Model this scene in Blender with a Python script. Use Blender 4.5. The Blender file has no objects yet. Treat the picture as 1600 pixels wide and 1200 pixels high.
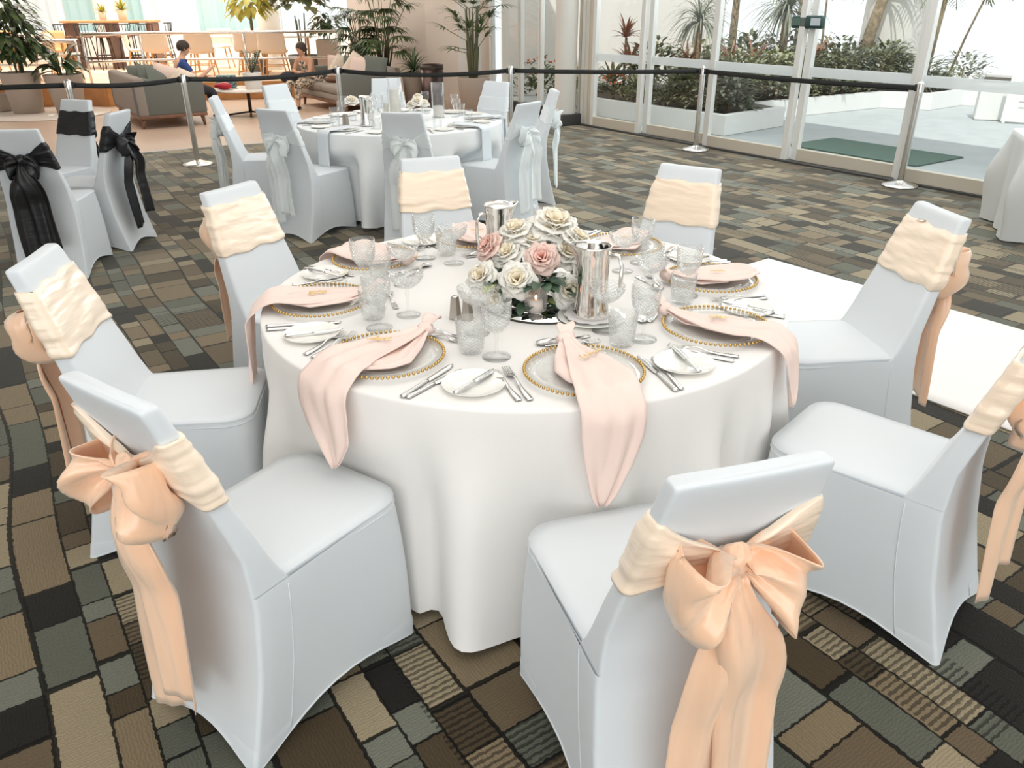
import bpy, math, random
from mathutils import Vector, Matrix, noise
PI = math.pi
sin, cos = math.sin, math.cos
random.seed(7)
sc = bpy.context.scene
C = sc.collection

# ---------------------------------------------------------------- camera
TH, RO = 0.455954, 0.004364
cam = bpy.data.cameras.new('camera'); camo = bpy.data.objects.new('camera', cam); C.objects.link(camo)
r0 = Vector((1, 0, 0)); f0 = Vector((0, cos(TH), -sin(TH))); d0 = f0.cross(r0)
rr = r0 * cos(RO) + d0 * sin(RO); dd = -r0 * sin(RO) + d0 * cos(RO)
mw = Matrix.Identity(4)
for i, col in enumerate((rr, -dd, -f0)):
    for j in range(3): mw[j][i] = col[j]
mw[0][3], mw[1][3], mw[2][3] = 0, 0, 1.6657
camo.matrix_world = mw
cam.sensor_width = 36; cam.lens = 1206.06 / 1600 * 36; cam.clip_end = 200
sc.camera = camo
# ---------------------------------------------------------------- world, light, exposure
W = bpy.data.worlds.new('world'); sc.world = W; W.use_nodes = True
bg = W.node_tree.nodes['Background']; bg.inputs[0].default_value = (0.96, 0.985, 1.0, 1); bg.inputs[1].default_value = 1.2
sc.view_settings.view_transform = 'Standard'; sc.view_settings.look = 'None'
sc.view_settings.exposure = -0.07; sc.view_settings.gamma = 1.0; sc.view_settings.use_curve_mapping = False
sc.cycles.max_bounces = 10; sc.cycles.transparent_max_bounces = 32; sc.cycles.diffuse_bounces = 7
sc.cycles.glossy_bounces = 4; sc.cycles.transmission_bounces = 6
sc.cycles.sample_clamp_indirect = 4.0
sc.cycles.caustics_reflective = False; sc.cycles.caustics_refractive = False
def area(name, loc, sx, sy, L, col, target=None):
    l = bpy.data.lights.new(name, 'AREA'); l.shape = 'RECTANGLE'; l.size = sx; l.size_y = sy
    l.energy = L * PI * sx * sy; l.color = col
    o = bpy.data.objects.new(name, l); C.objects.link(o); o.location = loc
    if target is not None:
        o.rotation_euler = (Vector(target) - Vector(loc)).to_track_quat('-Z', 'Y').to_euler()
    return o
area('ceiling_fill_panel', (0.3, 2.4, 3.5), 3.6, 3.2, 1.12, (1.0, 0.965, 0.925))
area('ceiling_fill_panel', (0.0, -1.6, 3.5), 7.0, 3.6, 0.75, (0.98, 0.985, 1.0))  # fill light added behind the viewer at ceiling height
area('ceiling_fill_panel', (-1.5, 7.4, 3.5), 4.0, 3.0, 1.3, (0.97, 0.98, 1.0))
area('ceiling_fill_panel', (3.0, 6.0, 3.5), 2.4, 4.0, 0.85, (0.96, 0.99, 1.0))
area('lounge_light_panel', (-4.6, 12.5, 3.5), 6.0, 3.5, 2.1, (1.0, 0.93, 0.86))
area('cafe_light_panel', (-7.5, 19.5, 5.4), 9.0, 5.0, 6.5, (1.0, 0.93, 0.84))
u = area('added_uplight', (0.0, 3.0, 2.9), 7.0, 9.0, 0.8, (1.0, 0.98, 0.95)); u.rotation_euler = (PI, 0, 0)  # unseen uplight, added to brighten the ceiling that the glasses reflect
# unseen fill light added behind the viewer to brighten the chair sides
area('back_fill_light', (-0.5, -3.9, 1.9), 13.0, 2.8, 1.75, (0.97, 0.985, 1.0), (-0.5, 3.0, 1.2))
# daylight that falls in through the glass doors
area('door_daylight', (3.25, 9.39, 2.75), 9.0, 1.6, 5.0, (0.93, 0.98, 1.0), (1.35, 8.15, 1.1))
sun = bpy.data.lights.new('sun', 'SUN'); sun.energy = 3.0; sun.angle = 0.02; sun.color = (1, 0.97, 0.92)
so = bpy.data.objects.new('sun', sun); C.objects.link(so)
so.rotation_euler = Vector((0.2, 0.6, -1.0)).to_track_quat('-Z', 'Y').to_euler()

# ---------------------------------------------------------------- materials
def newmat(name):
    m = bpy.data.materials.new(name); m.use_nodes = True
    nt = m.node_tree; return m, nt, nt.nodes, nt.links, nt.nodes['Principled BSDF']
def mat(name, col, rough=0.6, metal=0.0, spec=0.5, sheen=0.0, bump=None, emis=None, sub=0, coat=0, var=None, alpha=None, trans=0):
    m, nt, N, L, b = newmat(name)
    b.inputs['Base Color'].default_value = (*col, 1); b.inputs['Roughness'].default_value = rough
    b.inputs['Metallic'].default_value = metal; b.inputs['Specular IOR Level'].default_value = spec
    if sheen: b.inputs['Sheen Weight'].default_value = sheen; b.inputs['Sheen Roughness'].default_value = 0.4
    if coat: b.inputs['Coat Weight'].default_value = coat; b.inputs['Coat Roughness'].default_value = 0.1
    if emis: b.inputs['Emission Color'].default_value = (*emis[0], 1); b.inputs['Emission Strength'].default_value = emis[1]
    if alpha is not None: b.inputs['Alpha'].default_value = alpha
    if bump or var:
        tc = N.new('ShaderNodeTexCoord')
    if bump:
        sc_, st, stretch = bump
        mp = N.new('ShaderNodeMapping'); mp.inputs['Scale'].default_value = stretch
        nz = N.new('ShaderNodeTexNoise'); nz.inputs['Scale'].default_value = sc_; nz.inputs['Detail'].default_value = 3
        bp = N.new('ShaderNodeBump'); bp.inputs['Strength'].default_value = st; bp.inputs['Distance'].default_value = 0.01
        L.new(tc.outputs['Object'], mp.inputs[0]); L.new(mp.outputs[0], nz.inputs['Vector']); L.new(nz.outputs['Fac'], bp.inputs['Height']); L.new(bp.outputs[0], b.inputs['Normal'])
    if var:
        sc_, c2 = var
        nz = N.new('ShaderNodeTexNoise'); nz.inputs['Scale'].default_value = sc_; nz.inputs['Detail'].default_value = 4
        mx = N.new('ShaderNodeMix'); mx.data_type = 'RGBA'
        mx.inputs[6].default_value = (*col, 1); mx.inputs[7].default_value = (*c2, 1)
        rp = N.new('ShaderNodeValToRGB'); rp.color_ramp.elements[0].position = 0.4; rp.color_ramp.elements[1].position = 0.6
        L.new(tc.outputs['Object'], nz.inputs['Vector']); L.new(nz.outputs['Fac'], rp.inputs[0]); L.new(rp.outputs[0], mx.inputs[0]); L.new(mx.outputs[2], b.inputs['Base Color'])
    if trans:
        out = N['Material Output']; t = N.new('ShaderNodeBsdfTranslucent'); t.inputs[0].default_value = (*col, 1)
        ms = N.new('ShaderNodeMixShader'); ms.inputs[0].default_value = trans
        L.new(b.outputs[0], ms.inputs[1]); L.new(t.outputs[0], ms.inputs[2]); L.new(ms.outputs[0], out.inputs[0])
    return m
def glassmat(name, tint=(0.97, 0.985, 0.98), refl=1.0, cut=0, milky=0.0, rough=0.02):
    """clear thin glass: transparent body, Fresnel reflections, optional cut-crystal facets"""
    m, nt, N, L, b = newmat(name); N.remove(b); out = N['Material Output']
    tr = N.new('ShaderNodeBsdfTransparent'); tr.inputs[0].default_value = (*tint, 1)
    gl = N.new('ShaderNodeBsdfGlossy'); gl.inputs['Roughness'].default_value = rough
    fr = N.new('ShaderNodeLayerWeight'); fr.inputs[0].default_value = 0.5
    pw = N.new('ShaderNodeMath'); pw.operation = 'POWER'; pw.inputs[1].default_value = 3.2; L.new(fr.outputs['Facing'], pw.inputs[0])
    mu = N.new('ShaderNodeMath'); mu.operation = 'MULTIPLY_ADD'; mu.use_clamp = True; mu.inputs[1].default_value = 0.62 * refl; mu.inputs[2].default_value = 0.035 * refl
    L.new(pw.outputs[0], mu.inputs[0]); fac = mu.outputs[0]
    mx = N.new('ShaderNodeMixShader')
    body = tr
    if milky or cut:
        df = N.new('ShaderNodeBsdfTranslucent'); df.inputs[0].default_value = (1, 1, 1, 1)
        df2 = N.new('ShaderNodeBsdfDiffuse'); df2.inputs[0].default_value = (1, 1, 1, 1)
        a = N.new('ShaderNodeMixShader'); a.inputs[0].default_value = 0.5
        L.new(df.outputs[0], a.inputs[1]); L.new(df2.outputs[0], a.inputs[2])
        bm = N.new('ShaderNodeMixShader'); bm.inputs[0].default_value = milky
        L.new(tr.outputs[0], bm.inputs[1]); L.new(a.outputs[0], bm.inputs[2]); body = bm
    if cut:
        tc = N.new('ShaderNodeTexCoord'); sx = N.new('ShaderNodeSeparateXYZ'); L.new(tc.outputs['Object'], sx.inputs[0])
        at = N.new('ShaderNodeMath'); at.operation = 'ARCTAN2'; L.new(sx.outputs[1], at.inputs[0]); L.new(sx.outputs[0], at.inputs[1])
        def M(op, x, y=None):
            n = N.new('ShaderNodeMath'); n.operation = op
            for i, v in enumerate((x, y)):
                if v is None: continue
                if isinstance(v, (int, float)): n.inputs[i].default_value = v
                else: L.new(v, n.inputs[i])
            return n.outputs[0]
        A = M('MULTIPLY', at.outputs[0], cut); Z = M('MULTIPLY', sx.outputs[2], 330)
        s1 = M('ABSOLUTE', M('SINE', M('ADD', A, Z))); s2 = M('ABSOLUTE', M('SINE', M('SUBTRACT', A, Z)))
        mn = M('MINIMUM', s1, s2)
        # only in the cut zone of the bowl (stored as a vertex attribute)
        at2 = N.new('ShaderNodeAttribute'); at2.attribute_name = 'cut'
        line = M('MULTIPLY', M('LESS_THAN', mn, 0.22), at2.outputs['Fac'])
        L.new(M('ADD', M('MULTIPLY', line, 0.34), M('MULTIPLY', at2.outputs['Fac'], 0.02)), bm.inputs[0])  # white lines along the cuts, sparkle painted into the glass
        bp = N.new('ShaderNodeBump'); bp.inputs['Strength'].default_value = 0.8; bp.inputs['Distance'].default_value = 0.004
        L.new(M('MULTIPLY', mn, at2.outputs['Fac']), bp.inputs['Height']); L.new(bp.outputs[0], gl.inputs['Normal']); L.new(bp.outputs[0], fr.inputs['Normal'])
        rf = M('ADD', fac, M('MULTIPLY', at2.outputs['Fac'], 0.05)); fac = rf
    L.new(body.outputs[0], mx.inputs[1]); L.new(gl.outputs[0], mx.inputs[2]); L.new(fac, mx.inputs[0]); L.new(mx.outputs[0], out.inputs[0])
    return m

M_ = {}
M_['cover'] = mat('white_stretch_fabric', (0.745, 0.785, 0.812), 0.75, sheen=0.15, bump=(900, 0.05, (1, 1, 1)), trans=0.12)
M_['cloth'] = mat('white_linen', (0.83, 0.81, 0.785), 0.85, sheen=0.1, bump=(600, 0.08, (1, 1, 1)))
M_['cloth2'] = mat('white_linen_cool_lit', (0.80, 0.82, 0.82), 0.85, bump=(600, 0.08, (1, 1, 1)))  # near linen again, cooler far light put into its tint
M_['clothg'] = mat('pale_grey_linen', (0.66, 0.68, 0.67), 0.85, bump=(400, 0.08, (1, 1, 1)))
def satin(name, col, col2, st=(6, 6, 26)):
    m, nt, N, L, b = newmat(name)
    b.inputs['Roughness'].default_value = 0.27; b.inputs['Specular IOR Level'].default_value = 0.95
    b.inputs['Sheen Weight'].default_value = 0.2; b.inputs['Sheen Roughness'].default_value = 0.3
    b.inputs['Sheen Tint'].default_value = (1, 0.93, 0.85, 1)
    lw = N.new('ShaderNodeLayerWeight'); lw.inputs[0].default_value = 0.45
    mx = N.new('ShaderNodeMix'); mx.data_type = 'RGBA'; mx.inputs[6].default_value = (*col, 1); mx.inputs[7].default_value = (*col2, 1)
    L.new(lw.outputs['Facing'], mx.inputs[0]); L.new(mx.outputs[2], b.inputs['Base Color'])
    tc = N.new('ShaderNodeTexCoord'); mp = N.new('ShaderNodeMapping'); mp.inputs['Scale'].default_value = st
    nz = N.new('ShaderNodeTexNoise'); nz.inputs['Scale'].default_value = 1.2; nz.inputs['Detail'].default_value = 2
    bp = N.new('ShaderNodeBump'); bp.inputs['Strength'].default_value = 0.25; bp.inputs['Distance'].default_value = 0.02
    L.new(tc.outputs['Object'], mp.inputs[0]); L.new(mp.outputs[0], nz.inputs['Vector']); L.new(nz.outputs['Fac'], bp.inputs['Height']); L.new(bp.outputs[0], b.inputs['Normal'])
    return m
M_['peach'] = satin('peach_satin', (0.90, 0.55, 0.35), (0.95, 0.76, 0.60), (24, 24, 5))
M_['ivory'] = satin('peach_satin_lit', (0.91, 0.74, 0.57), (0.92, 0.80, 0.67))  # same fabric as peach; brighter light and white backing put into its colour
M_['black'] = mat('black_satin', (0.012, 0.012, 0.014), 0.4, bump=(8, 0.4, (1, 1, 3)))
def organza():
    m, nt, N, L, b = newmat('white_organza'); out = N['Material Output']
    b.inputs['Base Color'].default_value = (0.96, 1.0, 1.0, 1); b.inputs['Roughness'].default_value = 0.6
    tr = N.new('ShaderNodeBsdfTransparent'); mx = N.new('ShaderNodeMixShader')
    lw = N.new('ShaderNodeLayerWeight'); lw.inputs[0].default_value = 0.3
    mr = N.new('ShaderNodeMapRange'); mr.inputs[3].default_value = 0.34; mr.inputs[4].default_value = 0.9
    L.new(lw.outputs['Facing'], mr.inputs[0]); L.new(mr.outputs[0], mx.inputs[0])
    L.new(tr.outputs[0], mx.inputs[1]); L.new(b.outputs[0], mx.inputs[2]); L.new(mx.outputs[0], out.inputs[0]); return m
M_['organza'] = organza()
M_['pinknap'] = mat('blush_pink_linen', (0.90, 0.73, 0.66), 0.85, sheen=0.15, bump=(500, 0.12, (1, 1, 1)), trans=0.1)
M_['steel'] = mat('polished_steel', (0.80, 0.78, 0.75), 0.10, 1.0)
M_['cutlery'] = mat('cutlery_steel', (0.72, 0.72, 0.70), 0.14, 1.0)
M_['brushed'] = mat('satin_steel', (0.52, 0.48, 0.44), 0.32, 1.0)
M_['chromepole'] = mat('stanchion_steel', (0.70, 0.68, 0.65), 0.22, 1.0)
M_['gold'] = mat('gold_bead', (0.60, 0.40, 0.14), 0.16, 1.0)
M_['goldcut'] = mat('gold_acrylic', (0.83, 0.62, 0.28), 0.3, 0.8)
M_['glass'] = glassmat('clear_glass', (0.985, 0.99, 0.99), refl=1.0)
M_['crystal'] = glassmat('cut_crystal', (0.985, 0.992, 0.99), 1.1, cut=9)
M_['ribglass'] = glassmat('ribbed_glass', (0.98, 0.93, 0.91), 1.6, milky=0.16)
M_['plateglass'] = glassmat('charger_glass', (0.985, 0.99, 0.985), 0.9, milky=0.05)
M_['pane'] = glassmat('window_glass', (0.97, 0.985, 0.98), 0.55)
M_['film'] = glassmat('frosted_film', (0.9, 0.93, 0.93), 0.5, milky=0.62)
M_['china'] = mat('white_china', (0.86, 0.85, 0.80), 0.12, spec=0.6, coat=0.3)
M_['paper'] = mat('paper_doily', (0.88, 0.85, 0.84), 0.8)
M_['mirror'] = mat('mirror', (0.85, 0.86, 0.85), 0.02, 1.0)
M_['darkedge'] = mat('dark_edge', (0.03, 0.035, 0.03), 0.4)
M_['rosewhite'] = mat('ivory_petals', (0.985, 0.97, 0.92), 0.7, sheen=0.1, trans=0.35)
M_['rosecream'] = mat('cream_petals', (0.97, 0.90, 0.74), 0.7, trans=0.3)
M_['rosepink'] = mat('blush_petals', (0.92, 0.72, 0.64), 0.7, sheen=0.1, trans=0.2)
M_['rosepinkc'] = mat('blush_petal_heart', (0.78, 0.47, 0.40), 0.7)
M_['leafd'] = mat('dark_rose_leaf', (0.035, 0.07, 0.045), 0.45, var=(30, (0.06, 0.11, 0.06)))
M_['leafy'] = mat('young_green_leaf', (0.30, 0.36, 0.10), 0.5)
M_['candle'] = mat('candle_wax', (0.93, 0.90, 0.84), 0.5, trans=0.3)
M_['flame'] = mat('candle_flame', (1, 0.6, 0.3), 0.5, emis=((1.0, 0.45, 0.2), 6))
M_['belt'] = mat('black_webbing', (0.012, 0.014, 0.013), 0.6, bump=(300, 0.2, (1, 1, 1)))
M_['beltcap'] = mat('black_plastic', (0.02, 0.02, 0.02), 0.4)
M_['frame'] = mat('white_aluminium', (0.80, 0.80, 0.77), 0.4)
M_['framecream'] = mat('cream_aluminium', (0.62, 0.56, 0.46), 0.45)
M_['kerb'] = mat('white_render', (0.82, 0.82, 0.80), 0.8, bump=(60, 0.2, (1, 1, 1)))
M_['patio'] = mat('pale_patio', (0.43, 0.47, 0.475), 0.6, var=(3, (0.47, 0.505, 0.51)))
M_['greenmat'] = mat('green_entrance_mat', (0.10, 0.165, 0.135), 0.95, bump=(200, 0.5, (1, 1, 1)), var=(120, (0.13, 0.20, 0.165)))
M_['soil'] = mat('garden_soil', (0.06, 0.05, 0.035), 0.95, bump=(30, 0.8, (1, 1, 1)))
M_['outwall'] = mat('pale_garden_wall', (0.86, 0.82, 0.77), 0.9)
M_['pinkwall'] = mat('beige_panel_wall', (0.80, 0.72, 0.645), 0.8)
M_['plaster'] = mat('plaster', (0.74, 0.71, 0.67), 0.85)
M_['ceil'] = mat('ceiling_paint', (0.8, 0.79, 0.77), 0.9)
M_['column'] = mat('column_paint', (0.76, 0.74, 0.69), 0.7)
M_['plinth'] = mat('dark_plinth', (0.05, 0.05, 0.05), 0.5)
M_['skirtglass'] = mat('cream_post', (0.70, 0.67, 0.60), 0.5)
M_['sofa'] = mat('grey_green_upholstery', (0.145, 0.155, 0.14), 0.95, bump=(300, 0.5, (1, 1, 1)), var=(200, (0.18, 0.185, 0.165)))
M_['sofal'] = mat('taupe_upholstery', (0.30, 0.265, 0.23), 0.95, bump=(300, 0.5, (1, 1, 1)))
M_['cushd'] = mat('grey_green_cushion', (0.13, 0.145, 0.125), 0.95)
M_['cushc'] = mat('cream_cushion', (0.62, 0.53, 0.43), 0.95, var=(25, (0.70, 0.62, 0.52)))
M_['cushp'] = mat('blush_cushion', (0.68, 0.54, 0.47), 0.95)
M_['walnut'] = mat('walnut', (0.17, 0.085, 0.05), 0.5, var=(10, (0.22, 0.11, 0.065)))
M_['oak'] = mat('honey_oak', (0.62, 0.32, 0.13), 0.5, var=(8, (0.68, 0.38, 0.17)))
M_['oakd'] = mat('amber_fascia', (0.42, 0.19, 0.06), 0.5, var=(4, (0.50, 0.24, 0.08)))
M_['decking'] = mat('pale_timber_floor', (0.72, 0.52, 0.36), 0.5, var=(3, (0.78, 0.58, 0.42)))
M_['shell'] = mat('beige_shell_chair', (0.72, 0.61, 0.49), 0.7)
M_['shello'] = mat('orange_shell_chair', (0.72, 0.40, 0.18), 0.7)
M_['marble'] = mat('marble_top', (0.70, 0.64, 0.58), 0.25)
M_['bronze'] = mat('dark_bronze', (0.05, 0.035, 0.03), 0.4, 0.5)
M_['binmetal'] = mat('brown_bin_metal', (0.09, 0.06, 0.055), 0.3, 0.7)
M_['pot'] = mat('taupe_planter', (0.40, 0.335, 0.28), 0.7)
M_['potw'] = mat('white_pot', (0.82, 0.80, 0.76), 0.5)
M_['potg'] = mat('grey_planter', (0.22, 0.24, 0.24), 0.7)
M_['leaf1'] = mat('deep_green_leaf', (0.035, 0.065, 0.025), 0.35, var=(8, (0.07, 0.12, 0.04)), trans=0.15)
M_['leaf2'] = mat('palm_green_leaf', (0.06, 0.10, 0.035), 0.5, var=(5, (0.10, 0.16, 0.06)), trans=0.2)
M_['leaf3'] = mat('garden_green_leaf', (0.10, 0.12, 0.055), 0.6, var=(4, (0.22, 0.24, 0.12)), trans=0.25)
M_['leaf4'] = mat('silver_green_leaf', (0.22, 0.24, 0.18), 0.6, var=(5, (0.36, 0.38, 0.30)), trans=0.2)
M_['leafred'] = mat('red_bromeliad_leaf', (0.40, 0.15, 0.11), 0.5, var=(10, (0.34, 0.26, 0.14)), trans=0.2)
M_['leafyel'] = mat('yellow_leaf', (0.50, 0.40, 0.06), 0.5, var=(10, (0.30, 0.36, 0.08)), trans=0.3)
M_['leafvar'] = mat('variegated_leaf', (0.16, 0.19, 0.08), 0.5, var=(40, (0.58, 0.58, 0.38)), trans=0.2)
M_['orange_fl'] = mat('orange_flowers', (0.75, 0.16, 0.05), 0.6)
M_['trunk'] = mat('palm_trunk', (0.20, 0.15, 0.09), 0.9, bump=(20, 0.8, (1, 1, 4)), var=(14, (0.32, 0.25, 0.16)))
M_['stem'] = mat('green_stem', (0.12, 0.12, 0.06), 0.7)
M_['skin'] = mat('skin', (0.55, 0.30, 0.19), 0.55)
M_['skin2'] = mat('skin_light', (0.62, 0.35, 0.23), 0.55)
M_['hair'] = mat('dark_hair', (0.035, 0.022, 0.016), 0.6, bump=(60, 0.5, (1, 1, 4)))
M_['hair2'] = mat('brown_hair', (0.05, 0.032, 0.024), 0.6, bump=(60, 0.5, (1, 1, 4)))
M_['blue'] = mat('blue_tshirt', (0.03, 0.07, 0.22), 0.85)
M_['trouser'] = mat('dark_trousers', (0.03, 0.03, 0.04), 0.85)
M_['pattern'] = mat('floral_print', (0.06, 0.05, 0.05), 0.85, var=(28, (0.80, 0.66, 0.50)))
M_['shoe'] = mat('black_shoe', (0.015, 0.015, 0.015), 0.4)
M_['red'] = mat('red_leather', (0.42, 0.012, 0.03), 0.4)
M_['motif'] = mat('printed_bag', (0.05, 0.04, 0.06), 0.5, var=(45, (0.20, 0.42, 0.40)))
M_['tealcurtain'] = mat('teal_tinted_sheer', (0.62, 0.80, 0.78), 0.8, trans=0.5)
M_['whitesheer'] = mat('white_sheer', (0.88, 0.91, 0.91), 0.8, trans=0.5)
M_['signgreen'] = mat('dark_green_plastic', (0.02, 0.06, 0.055), 0.4)
M_['signface'] = mat('sign_face', (0.55, 0.62, 0.66), 0.4)
M_['greytext'] = mat('grey_ink', (0.45, 0.45, 0.45), 0.8)
M_['teal'] = mat('teal_card', (0.10, 0.45, 0.50), 0.6)
M_['brownbook'] = mat('brown_cover', (0.30, 0.20, 0.12), 0.7)

def carpet_mat():
    m, nt, N, L, b = newmat('block_patterned_carpet')
    b.inputs['Roughness'].default_value = 0.95; b.inputs['Specular IOR Level'].default_value = 0.2
    b.inputs['Sheen Weight'].default_value = 0.42; b.inputs['Sheen Roughness'].default_value = 0.35; b.inputs['Sheen Tint'].default_value = (0.95, 0.92, 0.80, 1)
    def M(op, x, y=None, z=None, cl=False):
        n = N.new('ShaderNodeMath'); n.operation = op; n.use_clamp = cl
        for i, v in enumerate((x, y, z)):
            if v is None: continue
            if isinstance(v, (int, float)): n.inputs[i].default_value = v
            else: L.new(v, n.inputs[i])
        return n.outputs[0]
    tc = N.new('ShaderNodeTexCoord')
    mp = N.new('ShaderNodeMapping'); mp.inputs['Rotation'].default_value = (0, 0, math.radians(56.3))
    L.new(tc.outputs['Object'], mp.inputs[0])
    nz = N.new('ShaderNodeTexNoise'); nz.inputs['Scale'].default_value = 60; nz.inputs['Detail'].default_value = 3
    L.new(mp.outputs[0], nz.inputs['Vector'])
    s0 = N.new('ShaderNodeSeparateXYZ'); L.new(mp.outputs[0], s0.inputs[0])
    jit = M('MULTIPLY', M('SUBTRACT', nz.outputs['Fac'], 0.5), 0.015)
    u = M('ADD', s0.outputs[0], jit)
    v0 = M('ADD', s0.outputs[1], jit)
    # slow wander of the rows so that they fan a little, and rows of unequal width
    big = N.new('ShaderNodeTexNoise'); big.inputs['Scale'].default_value = 0.45; big.inputs['Detail'].default_value = 1; L.new(mp.outputs[0], big.inputs['Vector'])
    v = M('ADD', v0, M('MULTIPLY', M('SINE', M('MULTIPLY', v0, 11.0)), 0.045))
    v = M('ADD', v, M('MULTIPLY', M('SUBTRACT', big.outputs['Fac'], 0.5), 0.22))
    def cells(vscale, uscale, seed):
        row = M('FLOOR', M('MULTIPLY', v, vscale))
        wn = N.new('ShaderNodeTexWhiteNoise'); wn.noise_dimensions = '1D'; L.new(M('ADD', row, seed), wn.inputs['W'])
        sp = N.new('ShaderNodeSeparateColor'); L.new(wn.outputs['Color'], sp.inputs[0])
        # brick length and offset vary by row
        sc2 = M('MULTIPLY', M('ADD', 0.6, sp.outputs[0]), uscale)
        uu = M('ADD', M('MULTIPLY', u, sc2), M('MULTIPLY', sp.outputs[1], 17.0))
        uu = M('ADD', uu, M('MULTIPLY', M('SINE', M('MULTIPLY', uu, 2.3)), 0.28))
        colm = M('FLOOR', uu)
        cb = N.new('ShaderNodeCombineXYZ'); L.new(row, cb.inputs[0]); L.new(colm, cb.inputs[1]); cb.inputs[2].default_value = seed
        w2 = N.new('ShaderNodeTexWhiteNoise'); w2.noise_dimensions = '3D'; L.new(cb.outputs[0], w2.inputs['Vector'])
        s2 = N.new('ShaderNodeSeparateColor'); L.new(w2.outputs['Color'], s2.inputs[0])
        # distance to cell borders in metres
        fv = M('FRACT', M('MULTIPLY', v, vscale)); dv = M('DIVIDE', M('MINIMUM', fv, M('SUBTRACT', 1.0, fv)), vscale)
        fu = M('FRACT', uu); du = M('DIVIDE', M('MINIMUM', fu, M('SUBTRACT', 1.0, fu)), sc2)
        return w2.outputs['Value'], s2.outputs[0], s2.outputs[1], M('MINIMUM', dv, du)
    val, r1, r2, edge = cells(7.5, 4.6, 3.0)
    cr = N.new('ShaderNodeValToRGB'); cr.color_ramp.interpolation = 'CONSTANT'
    pal = [(0.0, (0.014, 0.012, 0.010)), (0.15, (0.075, 0.053, 0.028)), (0.30, (0.25, 0.19, 0.115)), (0.46, (0.125, 0.13, 0.10)), (0.60, (0.15, 0.11, 0.065)), (0.73, (0.36, 0.295, 0.19)), (0.90, (0.19, 0.195, 0.155))]
    e = cr.color_ramp.elements; e[0].position = 0; e[0].color = (*pal[0][1], 1); e[1].position = pal[1][0]; e[1].color = (*pal[1][1], 1)
    for p, c in pal[2:]: x = e.new(p); x.color = (*c, 1)
    L.new(val, cr.inputs[0])
    # ribbed pile: fine cords
    cord = M('SINE', M('ADD', M('MULTIPLY', s0.outputs[0], 700.0), M('MULTIPLY', nz.outputs['Fac'], 14.0)))
    cord2 = M('SINE', M('ADD', M('MULTIPLY', s0.outputs[1], 700.0), M('MULTIPLY', nz.outputs['Fac'], 14.0)))
    dirsel = M('GREATER_THAN', r1, 0.5)
    cd = M('ADD', M('MULTIPLY', cord, dirsel), M('MULTIPLY', cord2, M('SUBTRACT', 1.0, dirsel)))
    # bar-code stripes over a second, wider set of blocks
    val2, q1, q2, edge2 = cells(3.1, 1.5, 11.0)
    bars = M('GREATER_THAN', M('SINE', M('MULTIPLY', u, 330.0)), 0.1)
    barz = M('MULTIPLY', bars, M('MULTIPLY', M('GREATER_THAN', q1, 0.72), M('GREATER_THAN', r2, 0.35)))
    fine = N.new('ShaderNodeTexNoise'); fine.inputs['Scale'].default_value = 260; L.new(mp.outputs[0], fine.inputs['Vector'])
    k = M('ADD', 0.58, M('ADD', M('MULTIPLY', cd, 0.09), M('MULTIPLY', fine.outputs['Fac'], 0.26)))
    k = M('MULTIPLY', k, M('SUBTRACT', 1.0, M('MULTIPLY', barz, 0.62)))
    line = M('MULTIPLY', M('GREATER_THAN', edge, 0.0052), 0.93); k = M('MULTIPLY', k, M('ADD', line, 0.07))
    mx = N.new('ShaderNodeMix'); mx.data_type = 'RGBA'; mx.blend_type = 'MULTIPLY'; mx.inputs[0].default_value = 1
    cc = N.new('ShaderNodeCombineColor'); [L.new(k, cc.inputs[i]) for i in range(3)]
    L.new(cr.outputs[0], mx.inputs[6]); L.new(cc.outputs[0], mx.inputs[7]); L.new(mx.outputs[2], b.inputs['Base Color'])
    bp = N.new('ShaderNodeBump'); bp.inputs['Strength'].default_value = 0.5; bp.inputs['Distance'].default_value = 0.004
    L.new(k, bp.inputs['Height']); L.new(bp.outputs[0], b.inputs['Normal'])
    return m
M_['carpet'] = carpet_mat()
def tile_mat():
    m, nt, N, L, b = newmat('tan_floor_tiles')
    b.inputs['Roughness'].default_value = 0.35
    tc = N.new('ShaderNodeTexCoord'); mp = N.new('ShaderNodeMapping'); mp.inputs['Rotation'].default_value = (0, 0, math.radians(56.3))
    br = N.new('ShaderNodeTexBrick'); br.offset = 0.0; br.inputs['Scale'].default_value = 1
    br.inputs['Color1'].default_value = (0.54, 0.41, 0.32, 1); br.inputs['Color2'].default_value = (0.57, 0.435, 0.34, 1); br.inputs['Mortar'].default_value = (0.48, 0.35, 0.27, 1)
    br.inputs['Brick Width'].default_value = 0.6; br.inputs['Row Height'].default_value = 0.6; br.inputs['Mortar Size'].default_value = 0.004
    L.new(tc.outputs['Object'], mp.inputs[0]); L.new(mp.outputs[0], br.inputs['Vector']); L.new(br.outputs[0], b.inputs['Base Color']); return m
M_['tile'] = tile_mat()

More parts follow.
